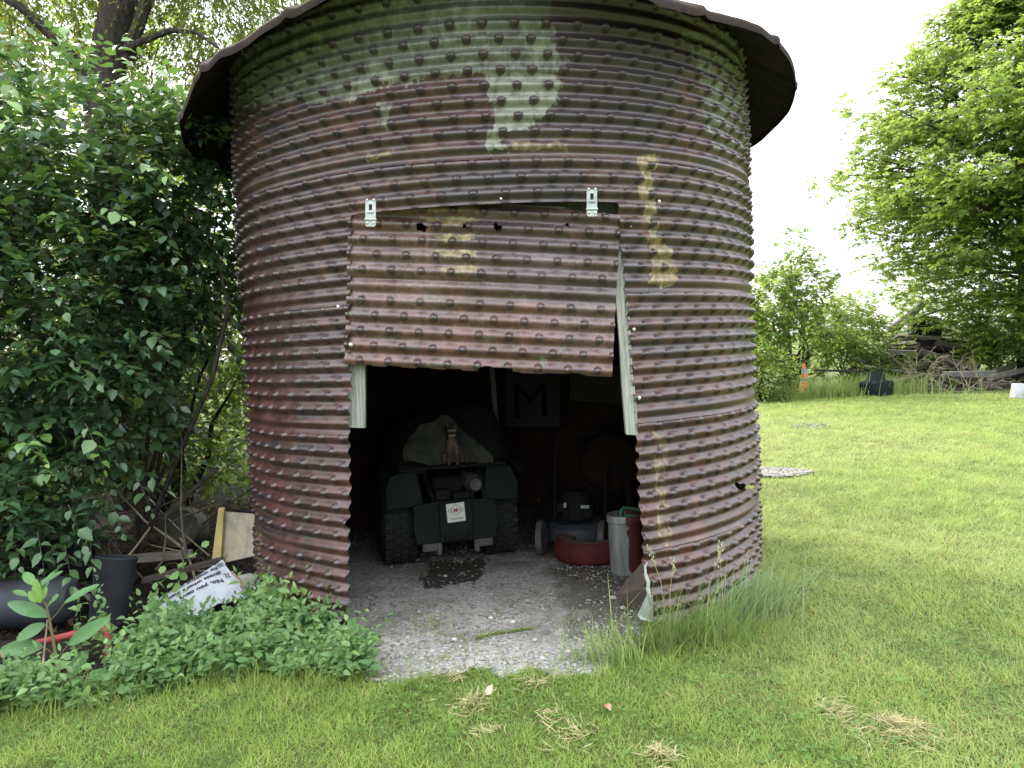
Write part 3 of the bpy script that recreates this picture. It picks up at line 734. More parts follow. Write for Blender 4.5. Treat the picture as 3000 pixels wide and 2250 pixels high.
# two bare gravel patches out on the lawn
def patch(u0, v0, u1, v1, n, dens, label):
    a, b = gp(u0, v0), gp(u1, v1); c = (a + b) / 2; hx, hy = abs(b[0] - a[0]) / 2, abs(b[1] - a[1]) / 2
    ang = r.uniform(0, 2 * PI, n); rd = r.random(n) ** .6
    x = c[0] + hx * rd * np.cos(ang); y = c[1] + hy * rd * np.sin(ang)
    sz = r.uniform(.010, .028, n)
    V, F, T = stones(np.stack([x, y, gh(x, y) + .035 * dens], 1), sz, r.uniform(.1, .65, n), r)
    tag(link('gravel_patch', npmesh('gravel_patch', V, F, T), M_PEB), label, 'gravel', kind='stuff')
patch(2190, 1408, 2345, 1372, 650, 1, 'patch of pale gravel lying on the lawn beside the bin')
patch(2330, 1262, 2390, 1240, 60, .8, 'faint thin gravel patch farther out on the lawn')

# ------------------------------------------------------------------ grass
def blades(x, y, z, hgt, wid, lean, az, tint, seg=2):
    n = len(x); ct, st_ = np.cos(az), np.sin(az)
    px, py = -st_, ct                              # across the blade
    base = np.stack([x, y, z], 1); acr = np.stack([px, py, 0 * px], 1)
    d = np.stack([ct, st_, 0 * ct], 1)
    pts = []
    for k in range(seg + 1):
        f = k / seg
        c = base + d * (lean * f ** 1.7)[:, None] + np.array([0, 0, 1.0]) * (hgt * (f - .18 * f * f * np.minimum(2, lean / hgt)))[:, None]
        w = wid * (1 - f) ** .7 if k < seg else wid * .12
        pts += [c - acr * (w / 2)[:, None], c + acr * (w / 2)[:, None]]
    V = np.stack(pts, 1); m = 2 * (seg + 1)
    f0 = np.array([[2 * k, 2 * k + 1, 2 * k + 3, 2 * k + 2] for k in range(seg)])
    F = f0[None] + (np.arange(n) * m)[:, None, None]
    return V.reshape(-1, 3), F.reshape(-1, 4), np.repeat(tint, m, 0)
def cat_(parts):
    V = []; F = []; T = []; n = 0
    for v, f, t_ in parts: V.append(v); F.append(f + n); T.append(t_); n += len(v)
    return np.concatenate(V), np.concatenate(F), np.concatenate(T)
r = np.random.default_rng(33)
def dens_sample(d0, d1, n0, half=R_(41)):
    ds = np.linspace(d0, d1, 400); wgt = ds * np.minimum(1, (3.6 / ds) ** 1.5)
    N = int(n0 * 2 * half * float(np.sum(wgt) * (ds[1] - ds[0]))); c = np.cumsum(wgt); c /= c[-1]
    d = np.interp(r.random(N), c, ds); th = r.uniform(-half, half, N)
    x, y = d * np.sin(th), d * np.cos(th)
    ok = ~bare(x, y); return x[ok], y[ok], d[ok]
parts = []
x, y, d = dens_sample(2.2, 21, 15000)
n = len(x)
dry = fbm(x * .45 + 5, y * .28, 101, 4); fine = fbm(x * 3, y * 3, 103, 3)
mid = fbm(x * 6, y * 4, 107, 3)
dryf = sstep(.42, .60, dry * .7 + fine * .3) * .36
east = sstep(-2.6, 1.6, x + (fbm(x * 1.2, y * 1.2, 109, 2) - .5) * 1.2)  # tree shade over the left lawn painted into the blade tint
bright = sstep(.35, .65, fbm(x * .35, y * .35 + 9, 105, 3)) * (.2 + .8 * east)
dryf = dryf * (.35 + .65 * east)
scl = np.maximum(1, (d / 4.2)) ** .75
hgt = (.016 + .025 * r.random(n)) * (1 + .5 * (fine - .4) + 1.2 * (mid - .5)) * np.minimum(scl, 1.5)
edge = sstep(.30, .0, np.hypot(x - SX, y - SY) - SR); hgt *= 1 + 1.2 * edge
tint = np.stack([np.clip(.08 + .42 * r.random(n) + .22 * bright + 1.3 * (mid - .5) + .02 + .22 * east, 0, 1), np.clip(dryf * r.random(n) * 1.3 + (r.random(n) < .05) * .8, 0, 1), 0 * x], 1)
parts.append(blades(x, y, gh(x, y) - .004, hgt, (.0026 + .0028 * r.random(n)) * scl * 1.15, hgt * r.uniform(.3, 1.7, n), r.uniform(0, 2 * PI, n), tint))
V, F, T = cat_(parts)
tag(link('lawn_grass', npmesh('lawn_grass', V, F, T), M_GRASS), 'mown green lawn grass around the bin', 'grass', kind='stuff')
# clover and small round leaves among the near grass
x, y, d = dens_sample(2.2, 6.5, 900)
ok = fbm(x * 1.8, y * 1.8, 111, 3) + r.random(len(x)) * .25 > .57; x, y = x[ok], y[ok]
n = len(x); V_, F_, T_2 = leaves(ROUND, np.stack([x, y, gh(x, y) + .012 + .022 * r.random(n)], 1), np.stack([r.normal(size=n), r.normal(size=n), .15 * r.random(n)], 1),
    np.array([0, 0, 1.0]) + .3 * r.normal(size=(n, 3)), .012 + .014 * r.random(n) ** 2, np.stack([.2 + .6 * r.random(n), .1 * r.random(n), 0 * x], 1), r)
tag(link('clover', npmesh('clover', V_, F_, T_2), M_CLOVER), 'small round clover leaves mixed through the near lawn', 'clover', kind='stuff')
# clumps of cut dry grass
def strands(c, ax, L, Wd, H, n, r, slen=.10, th=.0016):
    ax = unit(np.array([ax[0], ax[1], 0.0])); ay = np.array([-ax[1], ax[0], 0])
    a = r.normal(size=n) * .36 * L * (1 + .9 * (r.random(n) < .18)); b = r.normal(size=n) * .36 * Wd * (1 + 1.2 * (r.random(n) < .2))
    p = c + a[:, None] * ax + b[:, None] * ay
    hz = H * np.exp(-(a / (.55 * L)) ** 2 - (b / (.5 * Wd)) ** 2) * r.random(n)
    p[:, 2] = gh(p[:, 0], p[:, 1]) + .018 + hz
    az = np.arctan2(ax[1], ax[0]) + r.normal(size=n) * .8
    d = np.stack([np.cos(az), np.sin(az), .25 * r.normal(size=n)], 1); ln = slen * r.uniform(.5, 1.4, n)
    cv = r.normal(size=(n, 3)) * .25; x_ = unit(np.cross(d, np.array([0, 0, 1.0]) + .5 * r.normal(size=(n, 3))))
    V = []
    for f in (-.5, -.15, .2, .5):
        q = p + d * (ln * f)[:, None] + cv * (ln * (f * f - .12))[:, None]
        w = th * (1 if abs(f) < .4 else .4); V += [q - x_ * w, q + x_ * w]
    V = np.stack(V, 1); f0 = np.array([[0, 1, 3, 2], [2, 3, 5, 4], [4, 5, 7, 6]])
    tint = np.stack([r.random(n) ** 1.3, (r.random(n) < .55) * r.random(n), 0 * a], 1)
    return V.reshape(-1, 3), (f0[None] + (np.arange(n) * 8)[:, None, None]).reshape(-1, 4), np.repeat(tint, 8, 0)
for (u0, v0, u1, v1, wd, h, n, lab) in (
        (1340, 2120, 1420, 2040, .10, .055, 420, 'dense straw clump with a pale leaf at its tip, in front of the gravel'),
        (1540, 2035, 1590, 2000, .11, .030, 200, 'thin straw clump nearest the gravel edge at the middle'),
        (1640, 2140, 1720, 2190, .14, .028, 200, 'sparse wispy straw clump on the middle foreground lawn'),
        (1905, 2235, 1970, 2215, .10, .045, 260, 'round straw clump at the bottom edge right of centre'),
        (2410, 2095, 2510, 2090, .20, .040, 420, 'smaller of the two big straw heaps lower right'),
        (2560, 2100, 2740, 2180, .17, .065, 900, 'largest long straw heap on the lower right lawn'),
        (1390, 2150, 1440, 2170, .10, .02, 110, 'faint scattered straw just below the dense clump'),
        (1580, 2120, 1640, 2105, .09, .022, 110, 'small straw wisp right of the middle foreground'),
        (1300, 2000, 1360, 1990, .09, .025, 130, 'straw wisp lying on the gravel edge left of centre')):
    a, b = gp(u0, v0), gp(u1, v1); c = (a + b) / 2
    V_, F_, T_2 = strands(c, b - a, max(.10, np.linalg.norm(b - a)) * .66, wd * .85, h * .55, int(n * .40), r, .070)
    tag(link('straw_clump', npmesh('straw_clump', V_, F_, T_2), M_STRAW), lab, 'dry grass', 'clumps of cut dry grass on the lawn')
p = gp(1767, 2066, .04); m_ = MB()
V_, F_, T_2 = leaves(OVATE, np.array([p]), np.array([[.3, -.9, .3]]), np.array([[.2, -.3, 1]]), np.array([.075]), np.array([[.5, 0, 0]]), r, .8)
tag(link('dead_leaf', npmesh('dead_leaf', V_, F_, T_2), plain('dead leaf', (.45, .25, .16), (.30, .16, .10), .8, 0, 30)), 'curled brown dead leaf on the lawn before the doorway', 'leaf')
p = gp(1425, 2036, .06); V_, F_, T_2 = leaves(OVATE, np.array([p]), np.array([[.4, .2, .6]]), np.array([[0, -1, .3]]), np.array([.05]), np.array([[.5, 0, 0]]), r, .9)
tag(link('dead_leaf', npmesh('dead_leaf', V_, F_, T_2), plain('bleached leaf', (.55, .45, .36), (.42, .32, .24), .8, 0, 30)), 'pale bleached leaf on the tip of the dense straw clump', 'leaf')
p = gp(1640, 1838, .02); # green mossy streak on the gravel
a, b = gp(1398, 1862, .02), gp(1562, 1838, .02)
n = 900; f = r.random(n); pc = a + (b - a) * f[:, None]; pc[:, 1] += .012 * np.sin(f * 5) + r.normal(size=n) * .009 * (1.2 - f); pc[:, 2] = fz(pc[:, 0], pc[:, 1]) + .004 + .006 * r.random(n)
V_, F_, T_2 = leaves(RHOMB, pc, r.normal(size=(n, 3)) * [1, .5, .3], np.array([0, 0, 1.0]) + .4 * r.normal(size=(n, 3)), .006 + .008 * r.random(n), np.stack([.2 * r.random(n), .35 * r.random(n), 0 * f], 1), r)
tag(link('moss_streak', npmesh('moss_streak', V_, F_, T_2), M_GRASS), 'streak of mossy grass clippings across the gravel', 'clippings', kind='stuff')
# little weeds in the gravel
x = r.uniform(-.75, .75, 2600); y = r.uniform(3.6, 4.6, 2600); u, v = proj(np.stack([x, y, 0 * x], 1))
ok = apron(x, y, .05) & (fbm(x * 4, y * 4, 121, 3) + .25 * sstep(1880, 1990, v) + .12 * (u < 1500) + r.random(len(x)) * .2 > .80); x, y = x[ok], y[ok]; n = len(x)
h_ = .012 + .03 * r.random(n)
V_, F_, T_2 = blades(x, y, fz(x, y), h_, .003 + .003 * r.random(n), h_ * r.uniform(.3, 1.5, n), r.uniform(0, 2 * PI, n), np.stack([.3 + .5 * r.random(n), .3 * r.random(n), 0 * x], 1))
tag(link('sparse_grass', npmesh('sparse_grass', V_, F_, T_2), M_GRASS), 'sparse grass sprouting through the gravel apron', 'grass', kind='stuff')
# ------------------------------------------------------------------ lettering
def text_mesh(body, size=1.0, extrude=.002, bold=0.0, align='LEFT'):
    cu = bpy.data.curves.new('lettering', 'FONT'); cu.body = body; cu.size = size; cu.extrude = extrude; cu.offset = bold; cu.align_x = align
    cu.resolution_u = 3
    o = bpy.data.objects.new('lettering', cu); COL.objects.link(o)
    bpy.context.view_layer.update()
    me = bpy.data.meshes.new_from_object(o.evaluated_get(bpy.context.evaluated_depsgraph_get()))
    V = np.array([v.co[:] for v in me.vertices]); F = [tuple(p.vertices) for p in me.polygons]
    bpy.data.objects.remove(o); bpy.data.curves.remove(cu); bpy.data.meshes.remove(me)
    return V, F

# ------------------------------------------------------------------ the quad bike
M_GREEN = plain('dull olive body plastic', (.009, .014, .013), (.014, .019, .017), .8, 0, 5, .08, None, .15)
M_FRAME = plain('black frame paint', (.009, .009, .010), (.016, .015, .014), .8, 0, 12, 0, None, .15)
M_CAST = plain('grubby cast metal', (.10, .10, .095), (.055, .055, .05), .6, .3, 16)
M_TARP = plain('dark canvas', (.018, .021, .018), (.011, .013, .012), .9, 0, 6, .3, None, .1)
M_TARP2 = plain('faded canvas', (.066, .072, .052), (.032, .036, .028), .85, 0, 5, .3, None, .15)
tl, tr_ = gp(1150, 1668), gp(1475, 1632)
qc = (tl + tr_) / 2; qc[2] = .015; yaw = math.atan2(tr_[1] - tl[1], tr_[0] - tl[0]); yaw = min(max(yaw, R_(10)), R_(22))
qc[1] += .16; qc[0] -= .02
atv = thing('quad_bike', 'dark green quad bike parked tail-out inside the bin, a diamond-logo sticker on its rear panel', 'quad bike', qc, yaw)
def tyre(x, y, r, w, name='tyre'):
    M = rotm(0, PI / 2, 0)
    prof = [(r * .52, -w * .40), (r * .60, -w * .47), (r * .80, -w * .5), (r * .93, -w * .44), (r, -w * .30), (r, w * .30), (r * .93, w * .44), (r * .80, w * .5), (r * .60, w * .47), (r * .52, w * .40)]
    m = MB().lathe(prof, (x, y, r), 36, M, True)
    for k in range(26):                               # knobs
        t = 2 * PI * k / 26
        for j, off in enumerate((-.33, -.11, .11, .33)):
            tt = t + (.12 if j % 2 else 0)
            c = np.array([x + off * w, y + math.sin(tt) * (r + .004), r + math.cos(tt) * (r + .004)])
            m.box(c, (w * .19, r * .13, .022), rotm(-tt, 0, 0))
    wh = m.build(name, M_RUBBER, atv, False)
    MB().lathe([(.001, -w * .12), (r * .2, -w * .14), (r * .3, -w * .25), (r * .53, -w * .36), (r * .53, w * .36), (r * .3, w * .25), (r * .2, w * .14), (.001, w * .12)], (x, y, r), 24, M).build('rim', M_CAST, wh, False, True)
for x in (-.36, .36): tyre(x, 0, .275, .25)
for x in (-.36, .36): tyre(x, 1.15, .265, .19)
def guard(s):
    m = MB(); P = []
    n = 12
    for i in range(n + 1):
        t = R_(20 + 120 * i / n); rr = .345
        for x, dz in ((.21, 0), (.24, .02), (.46, .012), (.475, -.03)):
            P.append((s * x, -math.cos(t) * rr - .01, .30 + math.sin(t) * rr * 1.05 + dz))
    F = [(i * 4 + j, i * 4 + j + 1, i * 4 + 5 + j, i * 4 + 4 + j) for i in range(n) for j in range(3)]
    m.add(P, F)
    m.poly([(s * .23, -.345, .45), (s * .45, -.345, .44), (s * .46, -.34, .56), (s * .42, -.325, .66), (s * .25, -.315, .69), (s * .23, -.33, .56)], (0, .012, 0))
    m.build('rear_fender', M_GREEN, atv, False, True)
guard(-1); guard(1)
# ribbed rear panel with slanted slots: built as a plate of facets pierced by bars
m = MB()
m.poly([(-.27, -.40, .20), (.27, -.40, .20), (.29, -.40, .30), (.28, -.385, .455), (.12, -.38, .47), (-.12, -.38, .47), (-.28, -.385, .455), (-.29, -.40, .30)], (0, .03, 0))
m.box((0, -.405, .33), (.23, .022, .27), None, 1, .006)
panel = m.build('rear_panel', M_GREEN, atv, False)
M_SLOT = plain('slot black', (.004, .004, .005), None, .9)
for s in (-1, 1):
    for k in range(3):
        c = np.array([s * (.165 + .04 * k), -.403, .345 + .03 * k - .0]); d = np.array([s * -.55, 0, .85]) * -1
        a = c - unit(d) * .075 * (1 - .15 * k); b = c + unit(d) * .075 * (1 - .15 * k); w = np.array([.011, 0, .007 * s])
        MB().poly([a - w, b - w, b + w, a + w], (0, .006, 0)).build('slot', M_SLOT, panel, False)
MB().tube([(-.085, -.42, .245), (-.08, -.44, .225), (.08, -.44, .225), (.085, -.42, .245)], .011, 8).build('grab_bar', M_FRAME, panel, False, True)
st = MB().box((-.002, -.419, .395), (.125, .003, .128), rotm(0, R_(-3), 0)).build('sticker', plain('cream sticker', (.66, .68, .58), (.58, .60, .52), .6, 0, 15), panel, False)
M_STRED = plain('sticker red', (.26, .035, .045), (.20, .03, .04), .6); M_STGREY = plain('sticker grey', (.26, .25, .20), (.20, .20, .16), .7)
TR = np.stack([[math.cos(R_(3)), 0, math.sin(R_(3))], [-math.sin(R_(3)), 0, math.cos(R_(3))], [0, -1, 0]], 1)   # text x,y,normal
def put_text(body, size, x, z, mat, bold=.0):
    V, F = text_mesh(body, size, .0008, bold, 'CENTER'); V = V @ TR.T + np.array([x, -.4212, z])
    MB().add(V, F).build('lettering', mat, st, False)
put_text('M', .040, -.002, .397, M_STRED, .0015); put_text('S', .022, -.031, .402, M_STRED, .0008); put_text('C', .022, .027, .404, M_STRED, .0008)
m = MB(); dm = [np.array([-.056, .410]), np.array([-.002, .449]), np.array([.052, .412]), np.array([-.002, .374])]
for i in range(4): m.tube([(dm[i][0], -.4212, dm[i][1]), (dm[(i + 1) % 4][0], -.4212, dm[(i + 1) % 4][1])], .0016, 4)
m.build('diamond_outline', M_STGREY, st, False)
m = MB(); m.box((0, -.4212, .357), (.10, .0012, .004), rotm(0, R_(-3), 0)).box((.005, -.4212, .350), (.085, .0012, .003), rotm(0, R_(-3), 0)).build('smudged_print', M_STGREY, st, False)
# chassis, engine, axle, muffler, brackets
m = MB(); m.tube([(-.34, 0, .275), (.34, 0, .275)], .03, 10); m.tube([(-.34, 1.15, .265), (.34, 1.15, .265)], .022, 8)
for s in (-1, 1):
    m.tube([(s * .13, -.36, .42), (s * .14, .1, .36), (s * .15, .6, .26), (s * .13, 1.2, .34), (s * .12, 1.32, .55)], .018, 8)
    m.tube([(s * .13, -.36, .44), (s * .16, -.1, .62), (s * .15, .4, .62)], .016, 8)
m.build('chassis', M_FRAME, atv, False, True)
m = MB(); m.box((0, .45, .42), (.26, .42, .34), None, .85, .02); m.box((0, -.05, .52), (.22, .22, .16), None, 1, .015); m.box((-.07, -.27, .50), (.10, .10, .07), None, 1, .01)
m.box((.06, -.30, .49), (.12, .08, .05), None, 1, .01); m.build('engine', M_FRAME, atv, False)
MB().lathe([(.001, -.2), (.055, -.19), (.065, -.15), (.065, .15), (.04, .2), (.001, .2)], (.16, -.15, .56), 16, rotm(PI / 2, 0, 0)).build('muffler', M_CAST, atv, False, True)
for x, w in ((-.17, .13), (.19, .13)):
    mb = MB(); mb.box((x, -.37, .165), (w, .05, .055), None, .9, .006); mb.box((x + (.05 if x < 0 else -.05), -.38, .150), (.035, .04, .085), None, 1, .005)
    mb.build('bracket', M_CAST, atv, False)
m = MB()
for y in (-.38, -.26, -.14, -.02): m.tube([(-.36, y, .70), (.36, y, .70)], .010, 6)
for x in (-.36, 0, .36): m.tube([(x, -.40, .70), (x, .12, .71)], .010, 6)
m.tube([(-.18, -.2, .70), (-.16, -.16, .60)], .012, 6); m.tube([(.18, -.2, .70), (.16, -.16, .60)], .012, 6)
m.build('rear_rack', M_FRAME, atv, False, True)
m = MB(); m.tube([(-.36, .72, .93), (-.2, .80, .98), (0, .84, .95), (.2, .80, .98), (.36, .72, .93)], .012, 8); m.tube([(0, .84, .95), (0, 1.05, .55)], .018, 8)
m.build('handlebar', M_FRAME, atv, False, True)
MB().box((0, .40, .72), (.28, .62, .14), None, .8, .03).build('seat', M_BLACKPL, atv, False)
# canvas thrown over the seat and rack
tp = thing('canvas_cover', 'dull canvas cover with a faded front flap thrown over the quad bike', 'cover', qc + np.array([0, 0, .74]), yaw)
nx, ny = 60, 60
S_, T_ = np.meshgrid(np.linspace(-1, 1, nx), np.linspace(-1, 1, ny))
def cover(S_, T_, inset=0.0):
    x = .50 * S_ + .05; y = .30 + .54 * T_
    q = (np.abs(S_) ** 3.2 + np.abs(T_) ** 3.0)
    z = .33 * np.maximum(0, 1 - q ** 1.3) ** .55 + .035 * np.sin(S_ * 7 + T_ * 4) * (1 - .4 * np.abs(T_)) + (fbm(S_ * 4, T_ * 4, 131, 3) - .5) * .10
    z = z * (.85 + .25 * sstep(-1, .5, S_ + .2)) - .05 - .10 * np.abs(S_) ** 6
    return np.stack([x, y, z - inset], -1)
P = cover(S_, T_).reshape(-1, 3); idx = np.arange(nx * ny).reshape(ny, nx)
q = np.stack([idx[:-1, :-1], idx[:-1, 1:], idx[1:, 1:], idx[1:, :-1]], -1).reshape(-1, 4)
link('canvas', npmesh('canvas', P, q), M_TARP, tp, False, True)
nx, ny = 40, 30
S_, T_ = np.meshgrid(np.linspace(-1, 1, nx), np.linspace(0, 1, ny))
x = -.015 + (.165 + .135 * (1 - T_ ** 1.6) + .02 * np.sin(T_ * 5)) * S_ - .03 * T_ ; z = -.015 + (.30 - .06 * S_ ** 2 + .02 * np.sin(S_ * 4)) * T_ + .012 * np.sin(S_ * 5) * (1 - T_) - .02 * S_ * (1 - T_)
y = -.30 + .16 * T_ - .075 * np.abs(np.sin(S_ * 3.6 + T_ * 2.2 + .4)) * (1 - .5 * T_) + (fbm(S_ * 3, T_ * 3, 133) - .5) * .09
idx = np.arange(nx * ny).reshape(ny, nx)
q = np.stack([idx[:-1, :-1], idx[:-1, 1:], idx[1:, 1:], idx[1:, :-1]], -1).reshape(-1, 4)
link('front_flap', npmesh('front_flap', np.stack([x, y, z], -1).reshape(-1, 3), q), M_TARP2, tp, False, True)['label'] = 'faded pale canvas flap facing the doorway'

# ------------------------------------------------------------------ the cat on the rack
t = NT('tabby fur'); P = t.obj()
n = t.noise(P, 26, 4, .6, (1, 1, 2.2)); c = t.ramp(n, [(.38, (.030, .023, .02)), (.55, (.085, .058, .045)), (.7, (.15, .10, .075))])
mp = t.n('ShaderNodeSeparateXYZ'); t.l(P, mp.inputs[0])
def near(cx, cz, rx, rz):
    ax = t.math('DIVIDE', t.math('SUBTRACT', t.math('ABSOLUTE', mp.outputs[0]), cx), rx); az = t.math('DIVIDE', t.math('SUBTRACT', mp.outputs[2], cz), rz)
    return t.math('LESS_THAN', t.math('ADD', t.math('MULTIPLY', ax, ax), t.math('MULTIPLY', az, az)), 1.0)
front_ = t.math('LESS_THAN', mp.outputs[1], -.03)
for a in ((.018, .238, .018, .007), (.0, .205, .024, .011)):
    c = t.mix(t.math('MULTIPLY', near(*a), front_), c, (.20, .175, .14))
c = t.mix(t.math('MULTIPLY', near(.014, .224, .022, .007), front_), c, (.015, .012, .012))
c = t.mix(t.math('MULTIPLY', near(0, .12, .03, .06), t.math('LESS_THAN', mp.outputs[1], -.02)), c, (.12, .085, .065))
t.bsdf(c, .8, 0, t.bump(t.noise(P, 160, 3, .6, (1, 1, .3)), .5, .004), .2); M_FUR = t.m
def skinned(name, J, E, mat, parent, sub=2):
    me = bpy.data.meshes.new(name); me.from_pydata([j[:3] for j in J], E, []); o = bpy.data.objects.new(name, me); COL.objects.link(o)
    o.modifiers.new('skin', 'SKIN'); me.skin_vertices or me.attributes.new('skin', 'FLOAT', 'POINT')
    sv = me.skin_vertices[0].data
    for i, j in enumerate(J): sv[i].radius = (j[3], j[3] if len(j) < 5 else j[4])
    sv[0].use_root = True
    o.modifiers.new('smooth', 'SUBSURF').levels = sub; o.modifiers['smooth'].render_levels = sub
    me.materials.append(mat); o.parent = parent
    # bake the modifiers
    bpy.context.view_layer.update(); ev = o.evaluated_get(bpy.context.evaluated_depsgraph_get()); m2 = bpy.data.meshes.new_from_object(ev)
    o.modifiers.clear(); o.data = m2; m2.polygons.foreach_set('use_smooth', np.ones(len(m2.polygons), bool)); return o
cr = np.array([.015, -.315, .708]); cw = np.array([qc[0] + math.cos(yaw) * cr[0] - math.sin(yaw) * cr[1], qc[1] + math.sin(yaw) * cr[0] + math.cos(yaw) * cr[1], qc[2] + cr[2]])
cat = thing('cat', 'dark brown tabby cat with pale brow and muzzle sitting on the quad bike rack', 'cat', cw, R_(6))
J = [(0, .04, .060, .056), (0, .03, .110, .058), (0, .0, .158, .047), (0, -.012, .193, .033), (0, -.028, .226, .041, .040), (0, -.060, .214, .020),
     (-.030, -.025, .130, .024), (-.028, -.047, .07, .017), (-.027, -.056, .017, .016), (-.027, -.078, .012, .013),
     (.030, -.025, .130, .024), (.028, -.047, .07, .017), (.027, -.056, .017, .016), (.027, -.078, .012, .013),
     (-.058, .0, .062, .036), (-.060, -.045, .018, .018), (.058, .0, .062, .036), (.060, -.045, .018, .018),
     (.03, .09, .03, .017), (.085, .055, .018, .013), (.105, 0, .016, .011), (.095, -.05, .015, .008),
     (-.024, -.022, .258, .014), (-.030, -.020, .284, .003), (.024, -.022, .258, .014), (.030, -.020, .284, .003)]
E = [(0, 1), (1, 2), (2, 3), (3, 4), (4, 5), (2, 6), (6, 7), (7, 8), (8, 9), (2, 10), (10, 11), (11, 12), (12, 13), (0, 14), (14, 15), (0, 16), (16, 17), (0, 18), (18, 19), (19, 20), (20, 21),
     (4, 22), (22, 23), (4, 24), (24, 25)]
skinned('body', J, E, M_FUR, cat)
M_EYE = plain('cat eye', (.10, .11, .03), (.05, .06, .02), .15)
for s in (-1, 1): MB().ball((s * .015, -.062, .229), .0062, 8).build('eye', M_EYE, cat, False, True)
MB().ball((0, -.079, .217), .005, 6, (1.2, .8, .8)).build('nose', plain('cat nose', (.12, .05, .045), None, .5), cat, False, True)

# ------------------------------------------------------------------ other things stored in the bin
p0, p1 = at(1440, 1060, 6.25), gp(1470, 1655, .02); p1 = np.array([p1[0], 6.2, .02])
tag(MB().tube([p0 + np.array([-.03, 0, .55]), p0, (p0 + p1) / 2 + np.array([.012, 0, 0]), p1], [.020, .021, .022, .022], 10).build('pole', plain('pale debarked wood', (.15, .15, .12), (.10, .10, .08), .85, 0, 10, .2, (4, 4, .5)), None, True, True), 'pale wooden pole standing behind the quad bike', 'pole')
def wallboard(u0, v0, u1, v1, y, mat, name, label, cat, dz=0.0):
    q = [at(u0, v0, y), at(u1, v0 + dz, y), at(u1, v1 + dz, y), at(u0, v1, y)]
    c = sum(q) / 4; o = thing(name, label, cat, c)
    MB().poly(q, (0, .015, 0)).build('board', mat, o); return o
M_PLY = plain('grimy plywood', (.040, .038, .032), (.026, .025, .021), .85, 0, 4)
bm_ = wallboard(1480, 1070, 1640, 1250, 6.95, plain('grimy panel', (.026, .028, .029), (.019, .021, .021), .8, 0, 5), 'lettered_board', 'grimy board with a large dark letter M on the back wall', 'sign')
V, F = text_mesh('M', .43, .003, 0, 'CENTER'); c = at(1556, 1222, 6.945)
MB().add(np.stack([V[:, 0], -V[:, 2], V[:, 1]], 1) + c, F).build('lettering', plain('faded black paint', (.006, .006, .007), (.010, .010, .011), .9, 0, 9, 0, None, .05), bm_)
wallboard(1670, 1060, 1850, 1172, 6.6, M_PLY, 'plywood_sheet', 'sheet of dull plywood propped high in the back right', 'plywood', 14)
# push mower
mw = gp(1650, 1628, .02); mower = thing('push_mower', 'dark push mower with small white labels standing at the back right', 'lawn mower', mw + np.array([.12, .22, 0]), R_(-14))
def mwheel(x, y, r):
    m = MB().lathe([(.02, -.02), (r * .6, -.018), (r * .8, -.028), (r, -.02), (r, .02), (r * .8, .028), (r * .6, .018), (.02, .02)], (x, y, r), 24, rotm(0, PI / 2, 0), True)
    m.build('wheel', plain('dusty wheel', (.09, .087, .08), (.05, .049, .045), .8, 0, 12), mower, False, True)
for x, y in ((-.22, -.22), (.22, -.22), (-.20, .30), (.20, .30)): mwheel(x, y, .125 if y < 0 else .10)
MB().lathe([(.001, .20), (.20, .20), (.235, .17), (.245, .09), (.24, .085), (.22, .16), (.001, .18)], (0, .03, 0), 24).build('deck', M_GREYPL, mower, False, True)
m = MB(); m.lathe([(.001, .42), (.08, .42), (.105, .39), (.11, .22), (.09, .2)], (0, .02, 0), 20); m.box((.09, .0, .28), (.08, .12, .10), None, 1, .01); m.box((-.1, 0, .30), (.07, .1, .07), None, 1, .01); m.build('engine', M_FRAME, mower, False)
m = MB(); m.tube([(-.19, -.2, .18), (-.2, -.5, .62), (-.18, -.62, .80), (.18, -.62, .80), (.2, -.5, .62), (.19, -.2, .18)], .011, 8)
m.v = [(a, -b * .45 + .05, c) for a, b, c in m.v]; m.build('handle', M_FRAME, mower, False, True)
for x, z, w, h in ((-.06, .335, .020, .034), (.085, .325, .060, .022)): MB().box((x, -.115, z), (w, .004, h)).build('label', M_WHITEPL, mower, False)
# drum behind it
d0 = at(1785, 1430, 6.35); dr = thing('rusty_drum', 'dull rusty drum lying at the back right wall', 'drum', (d0[0], 6.4, .0))
MB().lathe([(.001, -.2), (.20, -.2), (.215, -.19), (.215, -.07), (.222, -.06), (.215, -.05), (.215, .05), (.222, .06), (.215, .07), (.215, .19), (.20, .2), (.001, .2)], (0, 0, .60), 28, rotm(PI / 2, 0, 0)).build('shell', plain('dark rusty steel', (.022, .014, .011), (.013, .009, .008), .9, 0, 6, .2, None, .1), dr, False, True)
m = MB()
for x in (-.16, .16): m.tube([(x, -.15, .0), (x * .8, -.15, .43), (x * .8, .15, .43), (x, .15, .0)], .02, 6)
m.tube([(-.13, 0, .43), (.13, 0, .43)], .024, 6); m.build('stand', M_FRAME, dr, False)
